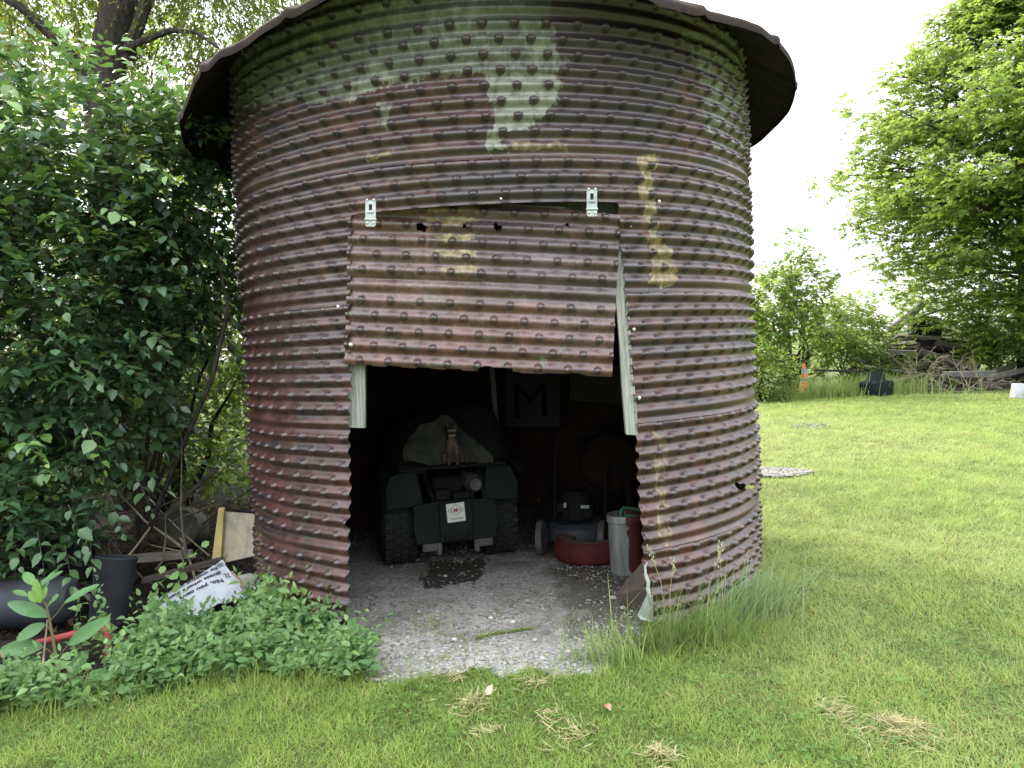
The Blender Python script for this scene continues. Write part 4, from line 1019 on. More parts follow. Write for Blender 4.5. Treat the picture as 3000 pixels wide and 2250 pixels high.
# red tyre lying flat
rc = gp(1742, 1652, .02); rc = np.array([rc[0] + .0, rc[1] + .20, .015])
tt = thing('flat_tyre', 'old tyre with a red painted side lying flat on the gravel', 'tyre', rc)
w = .15; r0 = .235
prof = [(r0 + .03 * math.cos(a), w / 2 + w / 2 * math.sin(a)) for a in np.linspace(-PI / 2, PI / 2, 7)]
M_RED2 = plain('dull red rubber', (.10, .019, .018), (.06, .015, .014), .8, 0, 9, .1, None, .2)
MB().lathe(prof + [(r0 * .97, w * .99), (r0 * .75, w * 1.0), (r0 * .55, w * .92), (r0 * .5, w * .75), (r0 * .5, w * .2), (r0 * .7, 0)], (0, 0, 0), 40, None, True).build('sidewall', M_RED2, tt, False, True)
MB().lathe([(r0 * .52, w * .93), (r0 * .56, w * .965), (r0 * .75, w * 1.035), (r0 * .95, w * 1.025), (r0 * .95, w * 1.0), (r0 * .75, w * 1.0), (r0 * .56, w * .93)], (0, 0, 0), 40, None, True).build('tread_dust', plain('dusty brown rubber', (.11, .08, .06), (.07, .052, .042), .9, 0, 9), tt, False, True)
# paint-streaked can with a green-handled tool in it
b0 = gp(1843, 1688, .012); can = thing('metal_can', 'tall dented metal can streaked with dark red paint inside the right jamb', 'can', b0 + np.array([.0, .1, 0]))
t = NT('can paint'); P = t.obj(); mp = t.n('ShaderNodeSeparateXYZ'); t.l(P, mp.inputs[0])
f = t.math('ADD', t.math('MULTIPLY', mp.outputs[0], 6.0), t.math('MULTIPLY', t.math('SUBTRACT', t.noise(P, 14, 4, .6, (1, 1, .25)), .5), 2.6))
c = t.mix(t.ramp(f, [(.02, 0.0), (.06, 1.0)]), t.ramp(t.noise(P, 20, 5, .6, (1, 1, .2)), [(.3, (.12, .125, .125)), (.7, (.30, .31, .305))]), t.ramp(t.noise(P, 18, 4), [(.35, (.12, .03, .03)), (.65, (.075, .022, .022))]))
t.bsdf(c, .5, .25, t.bump(t.noise(P, 9, 3), .3, .02), .5)
H = .385; rr = .112
MB().lathe([(.001, .004), (rr * .93, .0), (rr * .94, .01), (rr * .97, H * .5), (rr, H - .05), (rr + .008, H - .045), (rr + .008, H - .012), (rr + .002, H), (rr - .006, H - .004), (rr - .006, .02), (.001, .02)], (0, 0, 0), 36).build('body', t.m, can, False, True)
V, F, T = stones(np.stack([rng.uniform(-.06, .06, 40), rng.uniform(-.06, .06, 40), np.full(40, H - .05)], 1), rng.uniform(.015, .03, 40), rng.random(40), rng)
link('rubble_fill', npmesh('rubble_fill', V, F, T), M_PEB, can, False)
gt = can.location
tool = thing('green_handled_tool', 'green plastic handled tool sticking out of the paint-streaked can', 'tool', (gt.x, gt.y, gt.z + H - .06))
MB().tube([(-.03, -.02, -.12), (-.03, -.02, .03), (-.028, -.02, .085), (-.01, -.015, .10), (.10, .01, .082), (.115, .012, .07), (.112, .012, .03), (.02, -.01, .045), (-.02, -.018, .035)], .0125, 8).build('handle', M_GREENPL, tool, False, True)
MB().tube([(-.03, -.02, -.3), (-.03, -.02, -.11)], .008, 6).build('shank', M_CAST, tool, False, True)
# ------------------------------------------------------------------ shrubs and trees on the left
def E(u, v, y, rx, ry, rz):
    c = at(u, v, y); return (c[0], c[1], c[2], rx, ry, rz)
def lowhole(p):                                     # keep the scrap heap and the bin clear of leaves
    u, v = proj(p)
    return ((u > 250) & (v > 1425 - .17 * (u - 300) + 60 * (fbm(u / 60, 0 * u, 9) - .5))) | (np.hypot(p[:, 0] - SX, p[:, 1] - SY) < 1.80) & (p[:, 2] < 3.3)
hero = []
def H(u, v, y, du, dv, L, m, s, yg, dr=.3):
    b = at(u, v, y); e = at(u + du, v + dv, y - .12); hero.append((b, e - b, L, m, s, yg, dr))
for q in ((60, 1290, 4.45, 110, 60, .20, 7, .085, .75), (250, 1240, 4.5, 70, 130, .24, 7, .085, .45), (90, 1400, 4.5, 90, -60, .2, 6, .075, .35), (130, 800, 4.7, 70, 90, .25, 7, .08, .2), (200, 1050, 4.6, 90, 40, .25, 7, .08, .15),
          (420, 960, 5.1, 70, 40, .22, 6, .085, .15), (470, 680, 5.0, 60, 60, .25, 6, .08, .1), (150, 210, 5.0, 30, -110, .42, 8, .09, .6), (320, 260, 5.0, 20, -130, .45, 9, .09, .4), (520, 330, 4.95, -20, -100, .40, 8, .085, .5),
          (370, 290, 5.0, 20, -120, .4, 8, .085, .3), (40, 240, 4.8, -20, 40, .3, 7, .10, .8), (120, 280, 4.8, 60, 20, .3, 7, .10, .8), (420, 480, 4.9, 70, 10, .25, 6, .085, .7), (300, 610, 4.9, 80, 0, .25, 6, .085, .7),
          (160, 640, 4.9, 60, 10, .25, 6, .08, .5), (230, 600, 4.9, 60, 20, .25, 6, .08, .1), (30, 1530, 4.6, 30, 110, .22, 6, .085, .1), (200, 1480, 4.6, 50, 100, .22, 6, .085, .1), (110, 1560, 4.5, 20, 100, .22, 6, .08, .15), (262, 1560, 4.62, 10, 110, .24, 7, .08, .05), (320, 1450, 4.9, 40, 90, .22, 6, .08, .1), (400, 1400, 5.0, 50, 80, .22, 6, .08, .1), (190, 1600, 4.6, 20, 90, .2, 6, .085, .1)): H(*q)
hero2 = list(hero); hero.clear()
plant('mulberry_shrub', 'big dark green mulberry shrub filling the left edge, leaves down to the scrap', 'shrub', gp(60, 1745),
      [E(110, 860, 5.3, .82, .6, 1.15), E(-120, 1050, 5.3, .7, .6, 1.2), E(60, 1480, 5.0, .52, .4, .42), E(150, 420, 5.5, .85, .6, .62), E(-250, 500, 5.5, .8, .7, 1.0), E(110, 1290, 5.15, .52, .4, .5), E(330, 1180, 5.35, .42, .35, .42), E(90, 1600, 4.98, .5, .3, .28), E(-60, 1500, 4.9, .4, .4, .5), E(-620, 1050, 5.6, 1.0, .8, 1.3), E(-480, 1500, 5.2, .7, .5, .5)],
      3500, 7, .090, M_SHRUB, 41, OVATE, .35, .27, .06, .75, None, .022, 7, lowhole, hero2, 1.15, None, .45, .14)
for q in ((560, 420, 5.35, 60, -40, .3, 8, .075, .15), (600, 380, 5.3, 70, -50, .32, 8, .07, .6), (520, 430, 5.3, 20, -90, .3, 7, .085, .7), (560, 300, 5.3, -20, -40, .2, 5, .08, .5), (600, 560, 5.3, 50, 0, .25, 6, .07, .4), (572, 398, 5.15, 110, -66, .32, 9, .062, .45), (545, 340, 5.2, 60, 20, .2, 6, .06, .3)): H(*q)
hero3 = list(hero); hero.clear()
plant('leaning_shrub', 'leafy shrub crowding the left flank of the bin under its roof edge', 'shrub', gp(380, 1700),
      [E(470, 560, 5.9, .52, .5, .62), E(560, 820, 6.3, .42, .4, .5), E(400, 860, 6.0, .5, .4, .62), E(330, 1120, 6.2, .45, .35, .5), E(610, 430, 5.75, .22, .25, .28)],
      1350, 7, .084, M_SHRUB, 43, OVATE, .4, .26, .08, .75, None, .02, 6, lowhole, hero3, 1.1, None, .35, .12)
def nob(p): return np.hypot(p[:, 0] - SX, p[:, 1] - SY) < 2.1
def nob2(p):
    u, v = proj(p); return nob(p) | ((v > 1430) & (u > 250) & (u < 800)) | (p[:, 1] < 6.2)
plant('shade_bush', 'deep green bush in shade behind the scrap heap', 'shrub', at(520, 1300, 7.6) * [1, 1, 0], [E(520, 960, 7.6, 1.0, .6, .75), E(330, 950, 7.8, .9, .6, .9), E(640, 1040, 7.8, .5, .5, .6), E(120, 1000, 7.6, .9, .6, .9), E(420, 1280, 7.0, .6, .4, .42), E(620, 1300, 7.2, .5, .4, .34), E(250, 1330, 7.0, .5, .4, .4), E(560, 1370, 8.0, .95, .5, .36), E(680, 1330, 8.2, .5, .4, .4)],
      2200, 7, .075, M_DARKTREE, 45, OVATE, .3, .32, .05, .7, None, .04, 10, nob2)
plant('sunlit_bush', 'yellow-green sunlit bush glimpsed low between the shrubs and the bin', 'shrub', at(600, 1300, 9.6) * [1, 1, 0], [E(600, 1240, 9.6, 1.0, .7, .75), E(300, 1230, 9.8, 1.3, .7, .7), E(0, 1200, 9.8, 1.2, .7, .8), E(680, 1080, 9.8, .5, .6, .7)],
      1050, 7, .085, M_DARKTREE, 47, OVATE, .3, .36, .6, .7, None, .03, 10, nob)
plant('back_bush', 'tall loose bush closing the view behind the left shrubs', 'shrub', gp(200, 1340), [E(150, 800, 11.5, 2.0, .9, 1.5), E(560, 760, 11.5, 1.3, .9, 1.3), E(-400, 850, 11.5, 2.2, 1, 1.7), E(560, 1060, 11.6, 1.4, .8, .8)],
      1500, 7, .10, M_DARKTREE, 49, RHOMB, .3, .42, .25, .7, None, .05, 12, nob, None, 1.2)
# the big tree overhead: dark forked trunk, drooping fine leaves
r = np.random.default_rng(51)
tb = gp(330, 1420); tb = np.array([at(330, 600, 8.6)[0], 8.6, 0])
tree = thing('willow_tree', 'tall drooping tree with a dark forked trunk rising above the left shrubs', 'tree', tb)
mb = MB(); K = [tb, at(325, 700, 8.6), at(300, 300, 8.5), at(325, 120, 8.4), at(365, -60, 8.3), at(420, -350, 8.3)]
mb.tube(K, [.24, .20, .18, .17, .155, .12], 12, False)
lb = [[at(372, 170, 8.4), at(400, 90, 8.3), at(450, -60, 8.2), at(520, -250, 8.2)], [at(340, 160, 8.4), at(420, 120, 8.2), at(500, 88, 8.1), at(575, 95, 8.0), at(640, 140, 7.9)], [at(300, 300, 8.5), at(200, 150, 8.3), at(60, 20, 8.2), at(-150, -100, 8.2)],
      [at(420, -350, 8.3), at(650, -450, 8.6), at(850, -420, 9.0)], [at(290, 330, 8.5), at(430, 300, 8.2), at(500, 320, 8.0)]]
for L_, r0, r1 in zip(lb, (.075, .045, .07, .06, .04), (.05, .012, .03, .02, .01)): mb.tube(L_, np.linspace(r0, r1, len(L_)), 8, False)
mb.build('trunk', M_BARK, tree, smooth=True)
ells = [E(650, 60, 8.8, 1.0, .9, .75), E(480, 300, 9.0, .8, .6, .6), E(820, -120, 9.2, .9, .8, .6), E(150, -60, 8.8, 1.0, .8, .8), E(420, -300, 8.8, 1.5, 1.2, .9), E(-200, 100, 9, 1.2, .9, 1.1), E(640, 330, 9.2, .5, .5, .5)]
p, d, _, rad = in_ells(ells, 4300, r, .2)
ok = ~((np.hypot(p[:, 0] - SX, p[:, 1] - SY) < 2.3) & (p[:, 2] < 4.2)); p, d = p[ok], d[ok]
L, S = twigs(p, d * .5 + np.array([.15, 0, -.45]) + r.normal(size=p.shape) * .25, .38 * r.uniform(.6, 1.4, len(p)), 12, .062, r, LANCE, .6, (r.random(len(p)) < .3) * r.random(len(p)), (0, 0, 1), .8, 2.0, .002)
link('crown', npmesh('crown', *L), M_WILLOW, tree); link('twigs', npmesh('twigs', *S), M_TWIG, tree)
plant('far_tree', 'broad leafy tree standing farthest back on the left', 'tree', gp(-200, 1240), [E(-300, 350, 17, 3.5, 2, 3.0), E(250, 520, 17, 2.6, 2, 2.0), E(560, 620, 17, 1.6, 1.5, 1.6), E(100, 120, 17, 2.4, 2, 1.4), E(520, 250, 17, 2.0, 1.6, 1.3)], 2100, 7, .16, M_MAPLE, 53, RHOMB, .3, .6, .3, .7, None, .16, 12, nob, None, 1.2, zmin=.4)

# ------------------------------------------------------------------ right-hand trees
r = np.random.default_rng(61)
mx_ = at(3000, 900, 20.6); mbase = np.array([mx_[0], 20.6, 0])
maple = thing('maple_tree', 'large bright green maple tree at the right with layered boughs', 'tree', mbase)
def mlen(z): return np.interp(z, [.9, 1.6, 2.4, 3.0, 3.6, 4.7, 6.0, 7.2, 8.9, 10.4, 11.3], [.6, 1.3, 2.0, 3.3, 4.2, 4.8, 4.2, 3.4, 2.1, .9, .2])
mb = MB(); mb.tube([mbase, mbase + [.05, 0, 3], mbase + [-.05, .1, 6.5], mbase + [0, 0, 11]], [.20, .16, .10, .02], 10, False)
tp_, td_, ty_ = [], [], []
for i in range(330):
    z0 = r.uniform(.7, 10.6); a = r.uniform(0, 2 * PI)
    if i % 3: a = r.uniform(PI * .75, PI * 1.75)      # more boughs on the side that shows
    Ln = mlen(z0 + .6) * r.uniform(.72, 1.06); h = np.array([math.cos(a), math.sin(a), 0])
    rise = r.uniform(.05, .62) if z0 > 2.5 else r.uniform(-.12, .2)
    f = np.linspace(0, 1, 6)[:, None]
    pts = np.array([mbase[0], mbase[1], z0]) + h * Ln * f + np.array([0, 0, 1.0]) * Ln * (rise * f - .12 * f ** 3) + np.cumsum(r.normal(size=(6, 3)) * .05, 0)
    if i % 2 == 0: mb.tube(pts, np.linspace(.05, .008, 6) * (Ln / 4.5 + .3), 5, False)
    m = int(17 * Ln) + 10
    g = .22 + .78 * r.random(m) ** .75
    c = np.stack([np.interp(g, f[:, 0], pts[:, k]) for k in range(3)], 1)
    sd_ = np.array([-h[1], h[0], 0]); off = r.normal(size=m) * (.10 + .30 * np.sin(PI * np.minimum(g, .9)) * Ln / 3.5)
    c += sd_ * off[:, None] + np.array([0, 0, 1.0]) * (r.normal(size=m) * .20 - .05)[:, None]
    tp_.append(c); td_.append(h * .8 + sd_ * np.sign(off)[:, None] * .6 + np.array([0, 0, .12]) + r.normal(size=(m, 3)) * .25)
    ty_.append((r.random(m) < .25 + .35 * (g > .75)) * r.random(m) * .7)
p = np.concatenate(tp_); ok = p[:, 2] > .5; p = p[ok]
L, S = twigs(p, np.concatenate(td_)[ok], .34 * r.uniform(.6, 1.3, len(p)), 6, .145, r, MAPLE, .25, np.concatenate(ty_)[ok], (0, 0, 1), .9, 1.0, .004)
mb.build('trunk', M_BARK, maple, smooth=True)
link('crown', npmesh('crown', *L), M_MAPLE, maple); link('twigs', npmesh('twigs', *S), M_TWIG, maple)
plant('sapling', 'slim young tree with big leaves beside the bin, above the orange cone', 'tree', gp(2330, 1150), [E(2270, 900, 19.6, .75, .7, 1.0), E(2360, 840, 19.6, .55, .5, .8), E(2330, 740, 19.6, .32, .3, .5), E(2215, 1000, 19.6, .7, .6, .8), E(2420, 960, 19.8, .5, .5, .6)],
      950, 6, .125, M_MAPLE, 63, OVATE, .3, .36, .35, .7, None, .05, 14, None, None, 1.2, stem=.005, shell=.3)
for nm, lab, b, el, n, s, mt, sd_ in (
        ('bush', 'bright green bush behind and right of the orange cone', (2430, 1140), [E(2480, 960, 20.8, .85, .7, .7), E(2430, 1040, 20.6, .8, .6, .6), E(2545, 990, 21, .55, .5, .6)], 800, .105, M_MAPLE, 71),
        ('bush', 'low leafy bush in front of the collapsed shed', (2600, 1150), [E(2610, 1088, 20.3, .75, .4, .26), E(2540, 1080, 20.4, .5, .4, .36), E(2690, 1066, 20.6, .35, .3, .16)], 420, .085, M_DARKTREE, 72),
        ('bush', 'pale green bush hugging the right flank of the bin', (2240, 1170), [E(2235, 1090, 18.5, .6, .5, .55), E(2200, 1060, 19, .6, .5, .8), E(2290, 1110, 18.4, .38, .35, .35)], 560, .085, M_MAPLE, 73),
        ('bush', 'dark bush beneath the maple boughs behind the planks', (2900, 1110), [E(2900, 1020, 22.5, 1.3, .7, .8), E(3050, 1000, 22.5, 1.5, .8, 1.2), E(2830, 1070, 21.6, .6, .5, .4)], 700, .10, M_DARKTREE, 74),
        ('bush', 'far hedge-like bush behind the sapling and shed', (2500, 1060), [E(2020, 985, 27, 2.2, 1, 1.3), E(1700, 1010, 27, 2.0, 1, 1.2), E(2300, 980, 27, 2.0, 1, 1.3), E(2560, 930, 27.5, 2.0, 1, 1.1), E(2850, 880, 28, 2.4, 1, 1.6), E(3150, 850, 28, 2.5, 1, 2)], 2100, .15, M_MAPLE, 75)):
    plant(nm, lab, 'bush', np.array([el[0][0], el[0][1], 0.0]), el, n, 6, s, mt, sd_, RHOMB if s > .12 else OVATE, .3, .34, .28, .7, None, 0 if sd_ == 75 else .03, 8, None, None, 1.2, stem=.004)

# ------------------------------------------------------------------ weeds and tall grass
r = np.random.default_rng(81)
def tall_grass(name, label, u, v, ru, rd, n, h, mat_tint, lean, azm, width=.0055, cat='grass clump', group='long grass at the foot of the bin', stuff=False, stalks=0):
    c = gp(u, v); x = c[0] + r.normal(size=n) * ru; y = c[1] + r.normal(size=n) * rd
    if not stuff:
        ri = np.hypot(x - SX, y - SY); k = np.maximum(1, 1.725 / ri); x = SX + (x - SX) * k; y = SY + (y - SY) * k
    hh = h * r.uniform(.45, 1.1, n); az = azm + r.normal(size=n) * .9
    tint = np.stack([.25 + .75 * r.random(n), np.clip(mat_tint + .2 * r.normal(size=n), 0, 1), 0 * x], 1)
    b = blades(x, y, gh(x, y) - .01, hh, width * r.uniform(.6, 1.3, n), hh * lean * r.uniform(.3, 1.6, n), az, tint, 5)
    o = thing(name, label, cat, (c[0], c[1], 0), 0, group) if not stuff else None
    q = link('blades' if not stuff else name, npmesh(name, *b), M_TUFT, o)
    if stuff: tag(q, label, cat, kind='stuff')
    for k in range(stalks):
        bx, by = c[0] + r.normal() * ru, c[1] + r.normal() * rd; H_ = h * r.uniform(1.05, 1.5); dx = r.normal() * .06
        rr_ = math.hypot(bx - SX, by - SY); kk = max(1, 1.76 / rr_); bx, by = SX + (bx - SX) * kk, SY + (by - SY) * kk
        m = MB(); pts = [(bx, by, 0), (bx + dx * .3, by, H_ * .6), (bx + dx, by - .02, H_)]; m.tube(pts, [.0016, .0014, .0008], 4)
        for j in range(14): m.ball((bx + dx * (.6 + .4 * j / 14) + r.normal() * .008, by - .02 + r.normal() * .006, H_ * (.80 + .2 * j / 14)), .004, 4, (1, 1, 1.8))
        m.build('seed_stalk', plain('seed straw', (.36, .33, .18), (.26, .25, .12), .8), o)
tall_grass('grass_tuft', 'yellow-green long grass tuft against the bin right of the doorway', 2030, 1880, .22, .07, 340, .36, .10, .7, -.9, .0075, stalks=4)
tall_grass('grass_tuft', 'blue-green arching grass tuft at the right foot of the bin', 2195, 1800, .13, .09, 260, .36, .75, .85, -.3, .0075)
tall_grass('grass_tuft', 'short wispy grass tuft at the right edge of the gravel', 1800, 1945, .09, .05, 150, .20, .12, .6, 2.6, .007)
tall_grass('grass_tuft', 'low dark grass tuft under the torn corner of the doorway', 1930, 1905, .10, .05, 170, .18, .25, .8, -1.2, .007)
tall_grass('tall_grass', 'uncut tall grass along the far lawn edge by the scrap wood', 2500, 1160, .9, .25, 1500, .58, .08, .6, 0, .018, 'grass', None, True)
tall_grass('verge_grass', 'uncut grass verge around the orange cone', 2240, 1172, .5, .3, 700, .40, .08, .5, 0, .011, 'grass', None, True)
tall_grass('scrap_grass', 'grass tufts at the foot of the plank pile', 2740, 1168, .9, .12, 260, .24, .15, .5, 0, .011, 'grass', None, True)
# ground-cover weeds left of the doorway
POLY = [tuple(gp(*q)[:2]) for q in ((-260, 2150), (380, 2035), (700, 1985), (1070, 2000), (1095, 1945), (1005, 1890), (985, 1800), (770, 1735), (700, 1850), (470, 1870), (330, 1975), (-260, 2020))]
x = r.uniform(-3.6, -.6, 9000); y = r.uniform(3.2, 5.4, 9000)
jx = (fbm(x * 4, y * 4, 141) - .5) * .25
uu, vv = proj(np.stack([x, y, 0 * x], 1)); ok = ~((uu < 360) & (vv < 2035)) & inpoly(x, y + jx, POLY) & (np.hypot(x - SX, y - SY) > 1.74); x, y = x[ok], y[ok]; n = len(x)
gr = fbm(x * 2, y * 2, 143, 3); ok = gr + r.random(n) * .5 > .60; x, y, gr = x[ok], y[ok], gr[ok]; n = len(x)
hh = .06 + .28 * r.random(n) ** 1.5 * sstep(.3, .6, gr)
L, S = twigs(np.stack([x, y, gh(x, y)], 1), np.stack([.35 * r.normal(size=n), -.15 + .35 * r.normal(size=n), np.ones(n)], 1), hh, 7, .060, r, OVATE, .1, (r.random(n) < .3) * .6 * r.random(n), (0, -.4, 1), 1.3, .95, .0015)
tag(link('ground_cover', npmesh('ground_cover', *L), M_WEED), 'carpet of small leafy weeds left of the doorway', 'weeds', kind='stuff')
tag(link('ground_cover_stems', npmesh('ground_cover_stems', *S), M_WEED), 'stems of the small weeds left of the doorway', 'weeds', kind='stuff')
x = r.uniform(-3.6, -.6, 26000); y = r.uniform(3.0, 5.0, 26000); ok = inpoly(x, y + .12, POLY) & (np.hypot(x - SX, y - SY) > 1.74); x, y = x[ok], y[ok]; n = len(x)
h_ = .04 + .10 * r.random(n) ** 2
tag(link('weed_grass', npmesh('weed_grass', *blades(x, y, gh(x, y), h_, .003 + .002 * r.random(n), h_ * r.uniform(.3, 1.3, n), r.uniform(0, 2 * PI, n), np.stack([.1 + .6 * r.random(n), .2 * r.random(n), 0 * x], 1))), M_GRASS), 'longer grass growing through the weeds on the left', 'grass', kind='stuff')
def weed(label, u, v, h, n, m, s, seed, lean=.25, name='leafy_weed', rad=.05, tpl=OVATE, yg=.4, wid=.8, dv=0):
    rr_ = np.random.default_rng(seed); c = gp(u, v); o = thing(name, label, 'weed', c, 0, None)
    b = c + np.stack([rr_.normal(size=n) * rad, rr_.normal(size=n) * rad * .6, 0 * np.arange(n)], 1)
    L, S = twigs(b, np.stack([lean * rr_.normal(size=n) + dv, lean * rr_.normal(size=n) - .1, np.ones(n)], 1), h * rr_.uniform(.6, 1.1, n), m, s, rr_, tpl, .08, yg * rr_.random(n), (0, -.5, 1), 1.2, wid, .0022)
    link('leaves', npmesh('leaves', *L), M_WEED, o); link('stems', npmesh('stems', *S), M_WEED, o)
weed('pale lance-leaved weed growing at the left jamb of the doorway', 1045, 1985, .26, 7, 12, .055, 91, .18, rad=.06, yg=.7, wid=.6)
weed('leafy weed clump against the bin wall between mailer and doorway', 940, 1880, .28, 12, 8, .065, 92, .3, rad=.12)
weed('broad low weed clump in front of the printed mailer', 700, 1895, .13, 9, 6, .06, 93, .35, rad=.14)
weed('bushy weed below the right end of the printed mailer', 830, 1880, .26, 11, 8, .06, 96, .3, rad=.11)
weed('weed clump in front of the red pipe end', 420, 1975, .20, 10, 7, .055, 94, .3, rad=.12)
weed('thin upright weed standing before the black tub', 300, 1880, .42, 2, 9, .05, 95, .06, rad=.02, yg=.2)
weed('tall weed stems rising against the rusty wall at the left of the doorway', 870, 1850, .36, 9, 10, .075, 99, .2, rad=.10, yg=.6, wid=.75)
weed('dense weed between the mailer and the wall foot', 780, 1830, .30, 10, 9, .07, 100, .25, rad=.09, yg=.5)
weed('weed screening the lower part of the black tub', 262, 1920, .30, 7, 9, .06, 102, .14, rad=.07, yg=.3)
weed('low leafy weed beside the stem of the broad-leaved weed', 120, 2010, .20, 7, 7, .07, 103, .3, rad=.08, yg=.3)
weed('round-leaved weed in the bottom left corner', 30, 2080, .16, 7, 6, .07, 97, .4, rad=.10, tpl=ROUND, wid=1.0)
# climbing sprig in front of the mailer
o = thing('vine_sprig', 'arching round-leaved vine sprig across the left end of the printed mailer', 'vine', gp(430, 1860)); rr_ = np.random.default_rng(98)
Lh, Sh = [], []
for (u0, v0, u1, v1, m, s, dr) in ((420, 1860, 470, 1690, 7, .085, -.05), (455, 1720, 590, 1618, 8, .075, -.1), (440, 1790, 530, 1700, 7, .075, .0), (395, 1880, 440, 1760, 6, .08, 0)):
    b, e = at(u0, v0, 4.62), at(u1, v1, 4.66); l = np.linalg.norm(e - b)
    a_, b_ = twigs(b[None], (e - b)[None], np.array([l]), m, s, rr_, ROUND, dr, np.array([.35]), (0, -1, .5), 1.0, 1.0, .0025); Lh.append(a_); Sh.append(b_)
link('leaves', npmesh('leaves', *merge(Lh)), M_WEED, o); link('stem', npmesh('stem', *merge(Sh)), M_WEED, o)
# broad-leaved weed, leaf by leaf
def zz(x, y, d=4.05):
    v = 1650 + y / 4.148; return at(x / 4.148, v, min(d, 1.49 * FOC / (v - 1070)))
bw = thing('broad_weed', 'tall broad-leaved weed with a pale green crown in the lower left', 'weed', gp(165, 1985))
def bigleaf(b, t, wpx, nrm, yg, seed, curl=.1):
    rr_ = np.random.default_rng(seed); b, t = np.array(b), np.array(t); L_ = np.linalg.norm(t - b); ax = unit(t - b); x = unit(np.cross(ax, nrm)); z = np.cross(x, ax); w = wpx / 4.148 / FOC * 4.05
    ns, nw = 14, 6; V = []
    for i in range(ns + 1):
        f = i / ns; prof = (math.sin(PI * min(1, f * .93 + .03)) ** .75) * (1 - .25 * f) * 1.05 if i < ns else .0
        for j in range(nw + 1):
            g = j / nw * 2 - 1
            V.append(b + ax * L_ * f + x * g * w / 2 * prof + z * (abs(g) * .10 * w * prof + .018 * w * math.sin(f * 23 + seed) * abs(g) + curl * L_ * (.25 - (f - .5) ** 2) ) + z * .05 * w * (rr_.random() - .5) * abs(g))
    F = [(i * (nw + 1) + j, i * (nw + 1) + j + 1, (i + 1) * (nw + 1) + j + 1, (i + 1) * (nw + 1) + j) for i in range(ns) for j in range(nw)]
    tnt = np.tile([[rr_.uniform(.2, .9), yg, 0]], (len(V), 1))
    link('leaf', npmesh('leaf', np.array(V), np.array(F), tnt), M_BIGLEAF, bw, True, True)
UPN = np.array([0, -.6, 1.0])
for i, (bx, by, tx, ty, w, db, dt, yg, nv) in enumerate((
        (590, 640, 90, 480, 190, 4.05, 4.10, .0, (0, -1, .7)), (780, 490, 1215, 255, 130, 4.05, 4.12, .05, (-.3, -.8, 1)), (500, 260, 770, 90, 110, 4.05, 4.15, .1, (-.4, -1, .5)), (430, 260, 285, 115, 130, 4.05, 4.15, .2, (.4, -1, .5)),
        (510, 320, 690, 70, 120, 4.05, 4.2, .1, (-.3, -1, .4)), (560, 560, 715, 400, 200, 4.02, 3.95, .1, (0, -.7, 1)), (550, 740, 195, 940, 180, 4.05, 4.0, .05, (0, -1, .7)), (520, 1010, -10, 1060, 220, 4.05, 4.02, 0, (0, -1, .6)),
        (835, 985, 1350, 670, 210, 4.02, 4.0, .05, (-.2, -1, .6)), (490, 1190, 30, 1250, 210, 4.06, 4.1, 0, (0, -1, .7)), (640, 1280, 560, 1605, 260, 4.0, 3.92, .1, (0, -1, .4)), (860, 1400, 1050, 1050, 210, 4.06, 4.15, 0, (.2, -1, .5)),
        (1080, 1360, 1400, 1370, 170, 4.0, 3.97, .1, (0, -1, .7)), (330, 400, 155, 335, 90, 4.05, 4.1, .1, (0, -.5, 1)), (470, 470, 440, 190, 130, 4.02, 4.06, .9, (0, -1, .3)), (480, 460, 570, 290, 110, 4.02, 4.05, .8, (0, -1, .4)),
        (460, 470, 350, 340, 110, 4.01, 4.03, .9, (0, -1, .5)), (490, 480, 470, 300, 90, 3.98, 4.0, 1.0, (0, -1, .3)), (500, 590, 330, 640, 150, 4.0, 3.94, .1, (0, -.7, .9)))):
    bigleaf(zz(bx, by, db), zz(tx, ty, dt), w, np.array(nv), yg, 200 + i)
m = MB(); m.tube([zz(720, 1380, 4.06), zz(690, 1200, 4.05), zz(640, 900, 4.05), zz(600, 680, 4.05), zz(560, 500, 4.05), zz(480, 430, 4.04)], [.0085, .008, .007, .0065, .005, .004], 8)
for q in (((610, 700), (700, 600), (790, 480)), ((720, 1130), (780, 1050), (840, 980)), ((760, 1480), (900, 1400), (1090, 1360)), ((640, 880), (580, 760), (540, 740)), ((690, 1150), (600, 1060), (500, 1010)), ((700, 1250), (660, 1280))):
    m.tube([zz(*c) for c in q], .0028, 6)
m.build('stem', plain('weed stem', (.17, .13, .07), (.12, .12, .05), .7, 0, 12), bw, smooth=True)
tag(MB().tube([zz(505, 1480, 4.0), zz(530, 1150, 4.02), zz(575, 690, 4.05)], [.0055, .005, .004], 6).build('dry_stalk', M_DRYTWIG, None, True, True), 'pale dry stalk leaning beside the broad-leaved weed', 'stalk')
# ------------------------------------------------------------------ scrap on the left
r = np.random.default_rng(301)
def lay(name, mb, mat, label, cat, group=None, smooth=False):
    return tag(mb.build(name, mat, None, True, smooth), label, cat, group)
